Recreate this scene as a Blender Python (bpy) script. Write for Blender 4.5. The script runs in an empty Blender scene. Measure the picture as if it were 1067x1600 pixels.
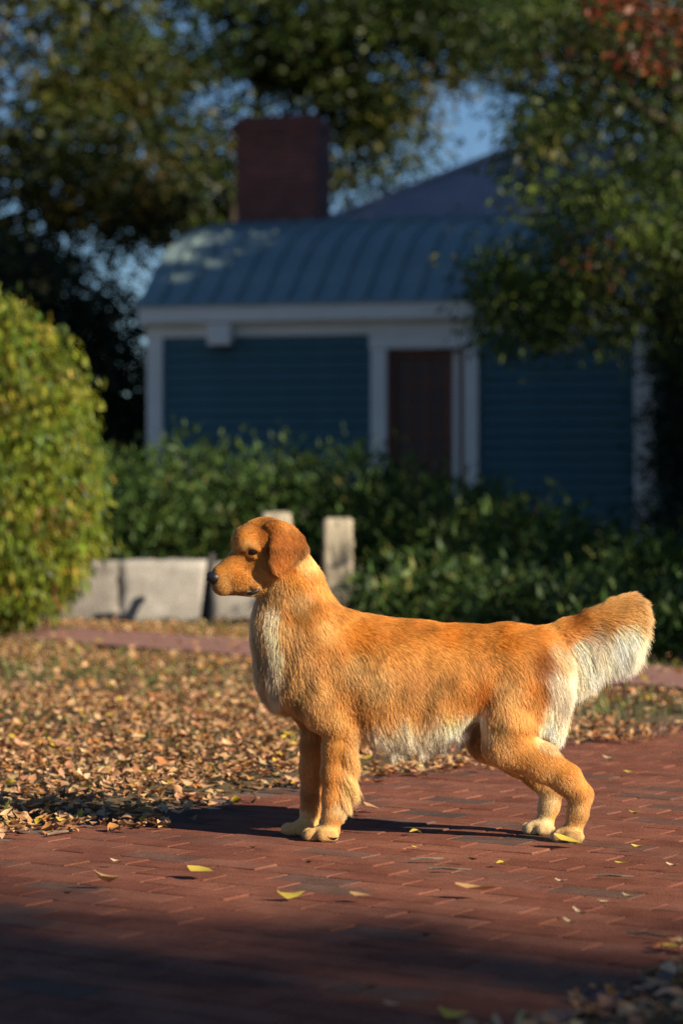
import bpy, math, random
import numpy as np
from mathutils import Vector, Matrix, kdtree

random.seed(7)
rng = np.random.default_rng(11)
R = math.radians
scene = bpy.context.scene
col = scene.collection

# ------------------------------------------------------------------ camera, sky, sun, exposure
CAM_H, FPX, DOG_Y = 0.83, 3778.0, 6.16          # eye height (m), focal length (px of the 1067x1600 photo), dog distance
cam = bpy.data.cameras.new('camera')
cam.sensor_fit = 'VERTICAL'; cam.sensor_height = 36.0; cam.lens = 85.0
cam.clip_start = 0.1; cam.clip_end = 3000
cam.dof.use_dof = True; cam.dof.focus_distance = DOG_Y - 0.06; cam.dof.aperture_fstop = 2.7
cam_o = bpy.data.objects.new('camera', cam); col.objects.link(cam_o)
cam_o.location = (0, 0, CAM_H); cam_o.rotation_euler = (R(90), 0, 0)
scene.camera = cam_o

SUN_AZ = Vector((0.84, -0.545, 0)).normalized(); SUN_EL = R(26.5)
world = bpy.data.worlds.new('World'); scene.world = world; world.use_nodes = True
wn = world.node_tree
sky = wn.nodes.new('ShaderNodeTexSky'); sky.sky_type = 'NISHITA'; sky.sun_disc = False
sky.sun_elevation = SUN_EL; sky.sun_rotation = math.atan2(SUN_AZ.x, SUN_AZ.y); sky.dust_density = 0.0; sky.ozone_density = 6.0; sky.air_density = 1.0
wn.links.new(sky.outputs[0], wn.nodes['Background'].inputs[0])
wn.nodes['Background'].inputs[1].default_value = 0.05
sun = bpy.data.lights.new('sun', 'SUN'); sun.energy = 5.0; sun.angle = R(0.5); sun.color = (1.0, 0.86, 0.67)
sun_o = bpy.data.objects.new('sun', sun); col.objects.link(sun_o)
to_sun = SUN_AZ * math.cos(SUN_EL) + Vector((0, 0, math.sin(SUN_EL)))
sun_o.rotation_euler = to_sun.to_track_quat('Z', 'Y').to_euler()
sun_o.location = to_sun * 60
scene.view_settings.view_transform = 'Standard'; scene.view_settings.look = 'None'
scene.view_settings.exposure = 0.9; scene.view_settings.gamma = 1.0
scene.cycles.use_denoising = True; scene.cycles.denoising_prefilter = 'NONE'
scene.cycles.max_bounces = 8; scene.cycles.transparent_max_bounces = 8

# ------------------------------------------------------------------ helpers
def ground_xy(px, py):
    d = CAM_H * FPX / (py - 800.0)
    return (px - 533.5) / FPX * d, d

def at_depth(px, py, d):
    return ((px - 533.5) / FPX * d, d, CAM_H + (800.0 - py) / FPX * d)

def tag(o, label=None, cat=None, group=None, kind=None):
    if label: o['label'] = label
    if cat: o['category'] = cat
    if group: o['group'] = group
    if kind: o['kind'] = kind
    return o

def link(name, data, mat=None, parent=None, loc=None):
    o = bpy.data.objects.new(name, data); col.objects.link(o)
    if mat is not None and data is not None and not data.materials: data.materials.append(mat)
    if parent is not None: o.parent = parent
    if loc is not None: o.location = loc
    return o

def empty(name, loc=(0, 0, 0), rz=0.0):
    o = bpy.data.objects.new(name, None); col.objects.link(o)
    o.location = loc; o.rotation_euler = (0, 0, rz); o.empty_display_size = 0.2
    return o

def mesh(name, V, F, colors=None, smooth=False):
    me = bpy.data.meshes.new(name)
    V = np.asarray(V, dtype=np.float32)
    if isinstance(F, np.ndarray):
        n, k = F.shape
        me.vertices.add(len(V)); me.vertices.foreach_set('co', V.ravel())
        me.loops.add(n * k); me.loops.foreach_set('vertex_index', F.astype(np.int32).ravel())
        me.polygons.add(n)
        me.polygons.foreach_set('loop_start', np.arange(0, n * k, k, dtype=np.int32))
        me.update(calc_edges=True)
    else:
        me.from_pydata([tuple(v) for v in V], [], F); me.update()
    if colors is not None:
        a = me.attributes.new('col', 'FLOAT_COLOR', 'POINT')
        c = np.ones((len(V), 4), dtype=np.float32); c[:, :3] = colors
        a.data.foreach_set('color', c.ravel())
    if smooth:
        me.polygons.foreach_set('use_smooth', np.ones(len(me.polygons), dtype=bool))
    return me

class MB:
    """collects boxes, prisms and tubes and links them as one mesh"""
    def __init__(self): self.v = []; self.f = []
    def box(self, x0, x1, y0, y1, z0, z1, bev=0.0):
        b = len(self.v)
        if bev <= 0:
            self.v += [(x, y, z) for z in (z0, z1) for y in (y0, y1) for x in (x0, x1)]
            self.f += [tuple(b + i for i in q) for q in ((0, 2, 3, 1), (4, 5, 7, 6), (0, 1, 5, 4), (2, 6, 7, 3), (0, 4, 6, 2), (1, 3, 7, 5))]
        else:
            e = bev
            rings = [(0, z0 + 0), (-e * 0, z1 - e), (e, z1)]
            rings = [(e, z0), (0, z0 + e), (0, z1 - e), (e, z1)]
            for i, z in rings:
                self.v += [(x0 + i, y0 + i, z), (x1 - i, y0 + i, z), (x1 - i, y1 - i, z), (x0 + i, y1 - i, z)]
            self.f.append((b + 3, b + 2, b + 1, b))
            for k in range(3):
                for j in range(4):
                    a = b + 4 * k + j; c = b + 4 * k + (j + 1) % 4
                    self.f.append((a, c, c + 4, a + 4))
            self.f.append(tuple(b + 12 + j for j in range(4)))
        return self
    def tube(self, pts, radii, n=7, cap=True):
        b = len(self.v); pts = [Vector(p) for p in pts]
        for i, p in enumerate(pts):
            t = (pts[min(i + 1, len(pts) - 1)] - pts[max(i - 1, 0)]).normalized()
            a = t.orthogonal().normalized() if i == 0 else (a - t * a.dot(t)).normalized()
            c = t.cross(a)
            for j in range(n):
                an = 2 * math.pi * j / n
                self.v.append(tuple(p + (a * math.cos(an) + c * math.sin(an)) * radii[i]))
        for i in range(len(pts) - 1):
            for j in range(n):
                q = b + i * n
                self.f.append((q + j, q + (j + 1) % n, q + n + (j + 1) % n, q + n + j))
        if cap:
            self.f.append(tuple(b + (len(pts) - 1) * n + j for j in range(n)))
            self.f.append(tuple(b + n - 1 - j for j in range(n)))
        return self
    def build(self, name, mat, parent=None, smooth=False, loc=None):
        return link(name, mesh(name, self.v, self.f, smooth=smooth), mat, parent, loc)

# ---- materials
def new_mat(name):
    m = bpy.data.materials.new(name); m.use_nodes = True
    nt = m.node_tree; return m, nt, nt.nodes['Principled BSDF']
def N(nt, t, **kw):
    n = nt.nodes.new(t)
    for k, v in kw.items():
        if k.startswith('i_'): n.inputs[k[2:].replace('_', ' ')].default_value = v
        else: setattr(n, k, v)
    return n
def ramp(nt, stops, src):
    r = nt.nodes.new('ShaderNodeValToRGB')
    while len(r.color_ramp.elements) < len(stops): r.color_ramp.elements.new(0.5)
    for e, (p, c) in zip(r.color_ramp.elements, stops):
        e.position = p; e.color = (*c, 1)
    nt.links.new(src, r.inputs[0]); return r
def noise(nt, scale, detail=4, rough=0.6, coord='Object', vec=None):
    n = N(nt, 'ShaderNodeTexNoise', i_Scale=scale, i_Detail=detail, i_Roughness=rough)
    if vec is None:
        tc = nt.nodes.new('ShaderNodeTexCoord'); vec = tc.outputs[coord]
    nt.links.new(vec, n.inputs['Vector']); return n
def bump(nt, b, height, strength=0.4, dist=0.01):
    bp = N(nt, 'ShaderNodeBump', i_Strength=strength, i_Distance=dist)
    nt.links.new(height, bp.inputs['Height']); nt.links.new(bp.outputs[0], b.inputs['Normal']); return bp
def mixc(nt, fac, a, b, mode='MIX'):
    m = N(nt, 'ShaderNodeMix', data_type='RGBA', blend_type=mode)
    for s, i in ((fac, 0), (a, 6), (b, 7)):
        if hasattr(s, 'is_linked'): nt.links.new(s, m.inputs[i])
        elif isinstance(s, tuple): m.inputs[i].default_value = (*s, 1)
        else: m.inputs[i].default_value = s
    return m.outputs[2]

def mat_mottled(name, c0, c1, scale=6, rough=0.8, bstr=0.3, bdist=0.005, fine=80, spec=0.3, metallic=0.0):
    m, nt, b = new_mat(name)
    n = noise(nt, scale, 6); r = ramp(nt, [(0.3, c0), (0.7, c1)], n.outputs[0])
    nt.links.new(r.outputs[0], b.inputs['Base Color'])
    n2 = noise(nt, fine, 5); bump(nt, b, n2.outputs[0], bstr, bdist)
    b.inputs['Roughness'].default_value = rough; b.inputs['Specular IOR Level'].default_value = spec
    b.inputs['Metallic'].default_value = metallic
    return m

def mat_leaf(name, trans=0.35, rough=0.55, spec=0.25):
    m, nt, b = new_mat(name)
    at = N(nt, 'ShaderNodeAttribute', attribute_name='col')
    n = noise(nt, 40, 3); v = ramp(nt, [(0.25, (0.72, 0.72, 0.72)), (0.75, (1.15, 1.15, 1.15))], n.outputs[0])
    c = mixc(nt, 1.0, at.outputs['Color'], v.outputs[0], 'MULTIPLY')
    nt.links.new(c, b.inputs['Base Color']); b.inputs['Roughness'].default_value = rough
    b.inputs['Specular IOR Level'].default_value = spec
    t = N(nt, 'ShaderNodeBsdfTranslucent'); nt.links.new(c, t.inputs[0])
    mx = N(nt, 'ShaderNodeMixShader'); mx.inputs[0].default_value = trans
    nt.links.new(b.outputs[0], mx.inputs[1]); nt.links.new(t.outputs[0], mx.inputs[2])
    nt.links.new(mx.outputs[0], nt.nodes['Material Output'].inputs['Surface'])
    return m

def brick_color(nt, rnd):
    return ramp(nt, [(0.0, (0.215, 0.078, 0.050)), (0.3, (0.245, 0.092, 0.058)), (0.6, (0.280, 0.114, 0.073)),
                     (0.84, (0.225, 0.098, 0.068)), (0.96, (0.165, 0.095, 0.072)), (1.0, (0.125, 0.085, 0.068))], rnd)
def mat_paver(name, attr=False):
    m, nt, b = new_mat(name)
    if attr:
        src = N(nt, 'ShaderNodeAttribute', attribute_name='rnd').outputs['Fac']
        tc = nt.nodes.new('ShaderNodeTexCoord'); vec = tc.outputs['Object']
    else:
        oi = N(nt, 'ShaderNodeObjectInfo'); src = oi.outputs['Random']
        g = N(nt, 'ShaderNodeNewGeometry'); vec = g.outputs['Position']
    base = brick_color(nt, src)
    n = noise(nt, 9, 6, 0.65, vec=vec); n2 = noise(nt, 260, 5, 0.7, vec=vec); n3 = noise(nt, 1.3, 4, vec=vec)
    c = mixc(nt, 0.75, base.outputs[0], ramp(nt, [(0.3, (0.55, 0.52, 0.5)), (0.7, (1.2, 1.2, 1.2))], n.outputs[0]).outputs[0], 'MULTIPLY')
    c = mixc(nt, 0.8, c, ramp(nt, [(0.35, (0.55, 0.55, 0.57)), (0.5, (1, 1, 1)), (0.72, (1.25, 1.2, 1.15))], n2.outputs[0]).outputs[0], 'MULTIPLY')
    c = mixc(nt, 0.6, c, ramp(nt, [(0.35, (0.7, 0.68, 0.68)), (0.65, (1.1, 1.1, 1.1))], n3.outputs[0]).outputs[0], 'MULTIPLY')
    nt.links.new(c, b.inputs['Base Color'])
    bump(nt, b, n2.outputs[0], 0.9, 0.006)
    b.inputs['Roughness'].default_value = 0.95; b.inputs['Specular IOR Level'].default_value = 0.12
    return m

M = {}
M['paver'] = mat_paver('paver_brick'); M['paver_far'] = mat_paver('paver_brick_joined', True)
M['joint'] = mat_mottled('joint_sand', (0.10, 0.065, 0.05), (0.2, 0.14, 0.11), 30, 0.95, 0.6, 0.004, 300)
M['soil'] = mat_mottled('lawn_soil', (0.05, 0.042, 0.02), (0.13, 0.09, 0.045), 5, 0.95, 0.7, 0.02, 40)
M['litter'] = mat_leaf('dry_leaf', 0.15, 0.6, 0.3)
M['grass'] = mat_leaf('grass_blade', 0.3)
M['foliage'] = mat_leaf('foliage', 0.4, 0.5, 0.3)
M['evergreen'] = mat_leaf('evergreen_leaf', 0.25, 0.55, 0.25)
M['bark'] = mat_mottled('bark', (0.035, 0.026, 0.018), (0.11, 0.085, 0.06), 14, 0.9, 0.8, 0.03, 30)
M['twig'] = mat_mottled('twig', (0.10, 0.07, 0.05), (0.22, 0.16, 0.11), 60, 0.85)
M['granite'] = mat_mottled('granite', (0.26, 0.24, 0.21), (0.46, 0.43, 0.38), 5, 0.85, 0.6, 0.012, 55)
M['granite_shaded'] = mat_mottled('shaded_granite', (0.13, 0.12, 0.105), (0.34, 0.31, 0.27), 4, 0.88, 0.6, 0.012, 50)  # darker granite copy, the left block's shade put into its colour
M['post'] = mat_mottled('post_granite', (0.27, 0.23, 0.16), (0.44, 0.38, 0.28), 7, 0.85, 0.5, 0.01, 60)
M['iron'] = mat_mottled('dark_iron', (0.012, 0.012, 0.012), (0.03, 0.028, 0.026), 20, 0.6)
M['siding'] = mat_mottled('blue_paint', (0.042, 0.105, 0.125), (0.056, 0.132, 0.152), 3, 0.55, 0.15, 0.003, 60)
M['trim'] = mat_mottled('white_trim_paint', (0.70, 0.65, 0.58), (0.80, 0.75, 0.68), 3, 0.5, 0.12, 0.003, 50)
M['roof_metal'] = mat_mottled('blue_roof_metal', (0.145, 0.205, 0.205), (0.20, 0.275, 0.265), 1.6, 0.5, 0.1, 0.004, 25, 0.5)
M['flashing'] = mat_mottled('dark_flashing', (0.05, 0.075, 0.10), (0.08, 0.11, 0.14), 3, 0.5)
M['door'] = mat_mottled('red_brown_door', (0.14, 0.038, 0.020), (0.20, 0.06, 0.03), 5, 0.4, 0.1, 0.003, 40)
M['dark_wall'] = mat_mottled('far_wall', (0.10, 0.10, 0.11), (0.15, 0.15, 0.16), 4, 0.8)
def mat_chimney():
    m, nt, b = new_mat('chimney_brick')
    tc = nt.nodes.new('ShaderNodeTexCoord')
    sx = N(nt, 'ShaderNodeSeparateXYZ'); nt.links.new(tc.outputs['Object'], sx.inputs[0])
    ad = N(nt, 'ShaderNodeMath', operation='ADD'); nt.links.new(sx.outputs[0], ad.inputs[0]); nt.links.new(sx.outputs[1], ad.inputs[1])
    cx = N(nt, 'ShaderNodeCombineXYZ'); nt.links.new(ad.outputs[0], cx.inputs[0]); nt.links.new(sx.outputs[2], cx.inputs[1])
    br = N(nt, 'ShaderNodeTexBrick', i_Scale=1.0); br.inputs['Brick Width'].default_value = 0.21; br.inputs['Row Height'].default_value = 0.072
    br.inputs['Mortar Size'].default_value = 0.006
    br.inputs['Color1'].default_value = (0.25, 0.065, 0.04, 1); br.inputs['Color2'].default_value = (0.15, 0.045, 0.032, 1); br.inputs['Mortar'].default_value = (0.2, 0.15, 0.13, 1)
    nt.links.new(cx.outputs[0], br.inputs['Vector'])
    n = noise(nt, 2.2, 5); c = mixc(nt, 0.8, br.outputs[0], ramp(nt, [(0.3, (0.45, 0.42, 0.42)), (0.7, (1.15, 1.1, 1.1))], n.outputs[0]).outputs[0], 'MULTIPLY')
    nt.links.new(c, b.inputs['Base Color']); bump(nt, b, br.outputs['Fac'], -0.6, 0.01); b.inputs['Roughness'].default_value = 0.9
    return m
M['chimney'] = mat_chimney()
def mat_shingle():
    m, nt, b = new_mat('grey_shingle')
    tc = nt.nodes.new('ShaderNodeTexCoord')
    br = N(nt, 'ShaderNodeTexBrick', i_Scale=1.0); br.inputs['Brick Width'].default_value = 0.3; br.inputs['Row Height'].default_value = 0.14
    br.inputs['Mortar Size'].default_value = 0.008
    br.inputs['Color1'].default_value = (0.25, 0.225, 0.25, 1); br.inputs['Color2'].default_value = (0.32, 0.29, 0.32, 1); br.inputs['Mortar'].default_value = (0.1, 0.09, 0.1, 1)
    nt.links.new(tc.outputs['Object'], br.inputs['Vector']); nt.links.new(br.outputs[0], b.inputs['Base Color'])
    b.inputs['Roughness'].default_value = 0.9
    return m
M['shingle'] = mat_shingle()

def shuffle_cols(n, palette, weights, jit=0.18):
    p = np.array(palette); w = np.array(weights, float); w /= w.sum()
    c = p[rng.choice(len(p), n, p=w)]
    return np.clip(c * (1 + rng.normal(0, jit, (n, 1))) * (1 + rng.normal(0, jit * 0.35, (n, 3))), 0.004, 0.9)

def rand_rot(n, up=None, tilt=None):
    """random rotation matrices; with `tilt` (rad, scalar) leaf normals stay within about that of +Z"""
    if tilt is None:
        q = rng.normal(size=(n, 4)); q /= np.linalg.norm(q, axis=1)[:, None]
        w, x, y, z = q.T
    else:
        a = rng.uniform(0, 2 * np.pi, n); t = np.abs(rng.normal(0, tilt, n)); ph = rng.uniform(0, 2 * np.pi, n)
        w1, z1 = np.cos(a / 2), np.sin(a / 2)
        w2, x2, y2 = np.cos(t / 2), np.sin(t / 2) * np.cos(ph), np.sin(t / 2) * np.sin(ph)
        w, x, y, z = w2 * w1, x2 * w1 + y2 * z1, y2 * w1 - x2 * z1, w2 * z1
    return np.stack([np.stack([1 - 2 * (y * y + z * z), 2 * (x * y - z * w), 2 * (x * z + y * w)], -1),
                     np.stack([2 * (x * y + z * w), 1 - 2 * (x * x + z * z), 2 * (y * z - x * w)], -1),
                     np.stack([2 * (x * z - y * w), 2 * (y * z + x * w), 1 - 2 * (x * x + y * y)], -1)], 1)

def frames(dirs, roll=None):
    """rotation matrices whose local +Y runs along dirs, rolled at random"""
    d = dirs / np.linalg.norm(dirs, axis=1)[:, None]; n = len(d)
    h = rng.normal(size=(n, 3)); x = np.cross(d, h); x /= np.linalg.norm(x, axis=1)[:, None]
    z = np.cross(x, d)
    return np.stack([x, d, z], 2)

def leaf_template(width=0.5, curl=0.1, fold=0.12, wav=0.0):
    y = np.array([-0.5, -0.12, 0.22, 0.5]); hw = np.array([0.02, 0.5, 0.38, 0.01]) * width
    V = []; F = []
    for i in range(4):
        zc = curl * (y[i] * 2) ** 2
        V += [(-hw[i], y[i], zc + fold * hw[i] * 2 + wav * math.sin(i * 2.1)), (0, y[i], zc), (hw[i], y[i], zc + fold * hw[i] * 2 - wav * math.sin(i * 1.7))]
    for i in range(3):
        b = 3 * i
        F += [(b, b + 1, b + 4, b + 3), (b + 1, b + 2, b + 5, b + 4)]
    return np.array(V), np.array(F)
DIAMOND = (np.array([(0, -0.5, 0), (0.27, 0.02, 0.06), (0, 0.5, 0.0), (-0.27, 0.02, 0.06)]), np.array([(0, 1, 2, 3)]))
LANCE = (np.array([(0, -0.5, 0), (0.16, -0.1, 0.05), (0, 0.5, -0.06), (-0.16, -0.1, 0.05)]), np.array([(0, 1, 2, 3)]))

def scatter(tmpl, P, Rm, S, C):
    V, F = tmpl; n = len(P); k = len(V)
    W = np.einsum('nij,kj->nki', Rm, V) * np.asarray(S).reshape(n, 1, 1) + P[:, None, :]
    FF = (F[None] + (np.arange(n) * k)[:, None, None]).reshape(-1, F.shape[1])
    return W.reshape(-1, 3), FF, np.repeat(C, k, 0)
def join_arrays(parts):
    V = []; F = []; C = []; o = 0
    for v, f, c in parts:
        V.append(v); F.append(f + o); C.append(c); o += len(v)
    return np.concatenate(V), np.concatenate(F), np.concatenate(C)

# ------------------------------------------------------------------ ground
E_DIR = np.array([0.555, 0.832]); E_NRM = np.array([0.832, -0.555])      # along the path, across it
OFF_L, OFF_R = -4.226, -1.90                                             # its two edges, measured along E_NRM
g = mesh('lawn', [(-400, -60, -0.045), (400, -60, -0.045), (400, 1500, -0.045), (-400, 1500, -0.045)], [(0, 1, 2, 3)])
tag(link('lawn', g, M['soil']), kind='structure')
# gently uneven lawn surface close by
nx, ny = 90, 150
gx = np.linspace(-9, 9, nx); gy = np.linspace(2, 26, ny)
GX, GY = np.meshgrid(gx, gy)
def lawn_h(x, y):
    off = x * E_NRM[0] + y * E_NRM[1]
    inside = np.clip(np.minimum(off - (OFF_L - 0.02), (OFF_R + 0.02) - off) / 0.05, 0, 1)
    h = 0.012 + 0.018 * np.sin(x * 1.7 + 1) * np.sin(y * 1.1) + 0.012 * np.sin(x * 4.1) * np.cos(y * 3.3)
    return np.maximum(h, 0.002) * (1 - inside) - 0.036 * inside
V = np.stack([GX, GY, lawn_h(GX, GY)], -1).reshape(-1, 3)
I = np.arange(nx * ny).reshape(ny, nx)
F = np.stack([I[:-1, :-1], I[:-1, 1:], I[1:, 1:], I[1:, :-1]], -1).reshape(-1, 4)
tag(link('lawn_verge', mesh('lawn_verge', V, F, smooth=True), M['soil']), kind='structure')

def path_pt(s, o): return s * E_DIR + o * E_NRM
path = link('brick_path', mesh('brick_path', [(*path_pt(-6, OFF_L), -0.004), (*path_pt(-6, OFF_R), -0.004), (*path_pt(30, OFF_R), -0.004), (*path_pt(30, OFF_L), -0.004)], [(0, 1, 2, 3)]), M['joint'])
tag(path, kind='structure')
BL, BW = 0.203, 0.098
def brick_mesh(seed):
    r = random.Random(seed); e = 0.0035; l, w = BL / 2 - 0.0022, BW / 2 - 0.0022
    V = []
    for i, z in ((0, -0.045), (0, -0.0025), (e, 0.0)):
        for sx, sy in ((-1, -1), (1, -1), (1, 1), (-1, 1)):
            V.append((sx * (l - i) + r.uniform(-.0015, .0015), sy * (w - i) + r.uniform(-.0015, .0015), z + (r.uniform(-.001, .0005) if i else 0)))
    F = [tuple(8 + j for j in range(4))]
    for k in range(2):
        for j in range(4):
            a = 4 * k + j; c = 4 * k + (j + 1) % 4; F.append((a, c, c + 4, a + 4))
    return V, F
BMESH = [brick_mesh(i) for i in range(6)]
BDATA = []
for V, F in BMESH:
    me = mesh('brick', V, F); me.materials.append(M['paver']); BDATA.append(me)
ang = math.atan2(E_NRM[1], E_NRM[0])
cand = []
n_across = int((OFF_R - OFF_L) / BL) + 1
for i, s in enumerate(np.arange(0.0, 17.0, BW)):
    for j in range(-1, n_across + 1):
        o = OFF_L + 0.03 + (j + (0.5 if i % 2 else 0.0)) * BL + BL / 2
        if o - BL / 2 < OFF_L - 0.06 or o + BL / 2 > OFF_R + 0.06: continue
        x, y = path_pt(s, o)
        vis = y > 3.6 and abs(x / y) < 0.150
        cand.append((y if vis else 1e3 + y, x, y))
cand.sort()
farV, farF, farR = [], [], []; fo = 0; bi = 0
for k, (_, x, y) in enumerate(cand):
    dz = random.uniform(-0.0011, 0.0011); tx, ty, tz = random.gauss(0, .004), random.gauss(0, .0045), random.gauss(0, .012)
    if k < 300:
        o = link('brick', BDATA[k % 6], None, path, (x, y, dz)); o.rotation_euler = (tx, ty, ang + tz + (math.pi if k % 3 else 0))
    else:
        V, F = BMESH[k % 6]; rot = Matrix.Rotation(ang + tz, 3, 'Z') @ Matrix.Rotation(ty, 3, 'Y') @ Matrix.Rotation(tx, 3, 'X')
        farV += [tuple(rot @ Vector(v) + Vector((x, y, dz))) for v in V]
        farF += [tuple(fo + i for i in f) for f in F]; fo += len(V); farR += [random.random()] * len(V)
me = mesh('brick_paving', farV, farF); a = me.attributes.new('rnd', 'FLOAT', 'POINT'); a.data.foreach_set('value', np.array(farR, dtype=np.float32))
tag(link('brick_paving', me, M['paver_far'], path), kind='stuff')
# the cross path beyond the lawn
def mat_far_path():
    m, nt, b = new_mat('far_brick_paving')
    tc = nt.nodes.new('ShaderNodeTexCoord')
    br = N(nt, 'ShaderNodeTexBrick', i_Scale=1.0); br.inputs['Brick Width'].default_value = 0.2; br.inputs['Row Height'].default_value = 0.1; br.inputs['Mortar Size'].default_value = 0.006
    br.inputs['Color1'].default_value = (0.20, 0.085, 0.07, 1); br.inputs['Color2'].default_value = (0.28, 0.13, 0.10, 1); br.inputs['Mortar'].default_value = (0.14, 0.1, 0.08, 1)
    nt.links.new(tc.outputs['Object'], br.inputs['Vector']); nt.links.new(br.outputs[0], b.inputs['Base Color']); b.inputs['Roughness'].default_value = 0.9
    return m
p2a = np.array([-1.6, 15.3]); p2b = np.array([1.7, 11.3]); d2 = (p2b - p2a) / np.linalg.norm(p2b - p2a); n2_ = np.array([-d2[1], d2[0]])
q = [p2a - d2 * 10 - n2_ * 0.45, p2b + d2 * 8 - n2_ * 0.45, p2b + d2 * 8 + n2_ * 0.55, p2a - d2 * 10 + n2_ * 0.55]
M['far_path'] = mat_far_path()
pf = MB(); b0 = [(*v, 0.046) for v in q]; pf.v = [(*v, -0.02) for v in q] + b0
pf.f = [(4, 5, 6, 7), (0, 1, 5, 4), (1, 2, 6, 5), (2, 3, 7, 6), (3, 0, 4, 7)]
tag(pf.build('cross_path', M['far_path']), kind='structure')
def on_cross(x, y):
    o = (x - p2a[0]) * n2_[0] + (y - p2a[1]) * n2_[1]; return (o > -0.42) & (o < 0.52)

# ------------------------------------------------------------------ house
PSI = R(12.6); HX0, HY0 = -2.29, 28.5
house = empty('clapboard_house', (HX0, HY0, 0), -PSI)
tag(house, 'blue clapboard house with curved metal roof, white trim and brick chimney', 'house')
def hs(px):
    k = (px - 533.5) / FPX; return (k * HY0 - HX0) / (math.cos(PSI) + k * math.sin(PSI))
def hz(px, py):
    return CAM_H + (800 - py) / FPX * (HY0 - hs(px) * math.sin(PSI))
x_c0, x_c1 = hs(230), hs(254); x_d0, x_d1, x_d2, x_d3 = hs(580), hs(604), hs(725), hs(747); x_r0, x_r1 = hs(990), hs(1021)
z_sid = hz(400, 526); z_head = hz(660, 545); z_eave = 3.27
wall = MB(); wall.box(x_c0 + .02, x_d1 - .02, 0.05, 0.2, 0, z_eave - .05); wall.box(x_d2 + .02, x_r1 - .02, 0.05, 0.2, 0, z_eave - .05)
wall.box(x_d1 - .02, x_d2 + .02, 0.05, 0.2, z_head + .01, z_eave - .05); wall.box(x_c0 + .02, x_c0 + .2, 0.2, 6.2, 0, z_eave - .05); wall.box(x_r1 - .2, x_r1 - .02, 0.2, 6.2, 0, z_eave - .05)
wall = wall.build('wall', M['siding'], house)
rise = 0.13
def clapboards(xa, xb, ztop):
    z = ztop
    L = xb - xa
    V = [(0, 0.045, 0), (L, 0.045, 0), (L, -0.004, 0), (0, -0.004, 0), (0, 0.045, rise + .02), (L, 0.045, rise + .02), (L, 0.038, rise + .02), (0, 0.038, rise + .02)]
    F = [(3, 2, 6, 7), (0, 1, 2, 3), (4, 7, 6, 5), (0, 3, 7, 4), (1, 5, 6, 2), (0, 4, 5, 1)]
    me = mesh('clapboard', V, F); me.materials.append(M['siding'])
    while z > 0.2:
        z -= rise; link('clapboard', me, None, wall, (xa, 0, z))
clapboards(x_c1 + .004, x_d0 - .004, z_sid); clapboards(x_d3 + .004, x_r0 - .004, z_sid)
MB().box(x_c0, x_c1, -0.012, 0.12, 0, z_sid, .004).build('corner_board', M['trim'], house)
MB().box(x_c0 - .004, x_c0 + .09, 0.124, 0.26, 0, z_sid, .004).build('corner_board', M['trim'], house)
MB().box(x_r0, x_r1, -0.012, 0.12, 0, z_sid, .004).build('corner_board', M['trim'], house)
MB().box(x_c0 - .01, x_r1 + .01, -0.02, 0.10, z_sid + .002, z_sid + .135, .004).build('frieze_board', M['trim'], house)
MB().box(x_c0 - .05, x_r1 + .05, -0.17, 0.10, z_sid + .165, z_eave - .03, .006).box(x_c0 - .03, x_r1 + .03, -0.09, 0.10, z_sid + .138, z_sid + .163).build('cornice', M['trim'], house)
dc = empty('door_surround'); dc.parent = house
MB().box(x_d0, x_d1, -0.03, 0.12, 0.3, z_head + .001, .004).build('jamb', M['trim'], dc)
MB().box(x_d2, x_d3, -0.03, 0.12, 0.3, z_head + .001, .004).build('jamb', M['trim'], dc)
MB().box(x_d0 - .02, x_d3 + .02, -0.04, 0.12, z_head + .004, z_sid - .003, .004).build('head_casing', M['trim'], dc)
door = empty('glazed_door'); door.parent = house; xd = hs(703)
M['glass'] = mat_mottled('dark_glass', (0.05, 0.016, 0.010), (0.075, 0.024, 0.014), 3, .45, 0, .001, 5, .5)
MB().box(x_d1 + .002, x_d2 - .002, 0.17, 0.2, 0.3, z_head - .002).build('backing', M['door'], door)
for a, b_ in ((x_d1 + .004, x_d1 + .075), (xd - .075, xd - .004), (hs(716), x_d2 - .004)):
    MB().box(a, b_, 0.09, 0.165, .3, z_head - .004, .004).build('stile', M['door'], door)
gx0, gx1 = x_d1 + .08, xd - .08; nc, nr = 3, 6; gz1 = z_head - .09; gh = .30; gwd = (gx1 - gx0) / nc
MB().box(gx0 - .004, gx1 + .004, 0.10, 0.165, gz1 + .003, z_head - .006, .004).build('rail', M['door'], door)
for r_ in range(nr):
    for c_i in range(nc):
        MB().box(gx0 + c_i * gwd + .014, gx0 + (c_i + 1) * gwd - .014, 0.145, 0.168, gz1 - (r_ + 1) * gh + .014, gz1 - r_ * gh - .014).build('pane', M['glass'], door)
    MB().box(gx0 - .004, gx1 + .004, 0.115, 0.165, gz1 - (r_ + 1) * gh - .014, gz1 - (r_ + 1) * gh + .014).build('muntin', M['door'], door)
for c_i in range(1, nc):
    MB().box(gx0 + c_i * gwd - .014, gx0 + c_i * gwd + .014, 0.118, 0.165, gz1 - nr * gh, gz1).build('muntin', M['door'], door)
MB().box(hs(705), hs(714), 0.10, 0.166, .3, z_head - .03, .003).build('pale_strip', M['trim'], door)
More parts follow.
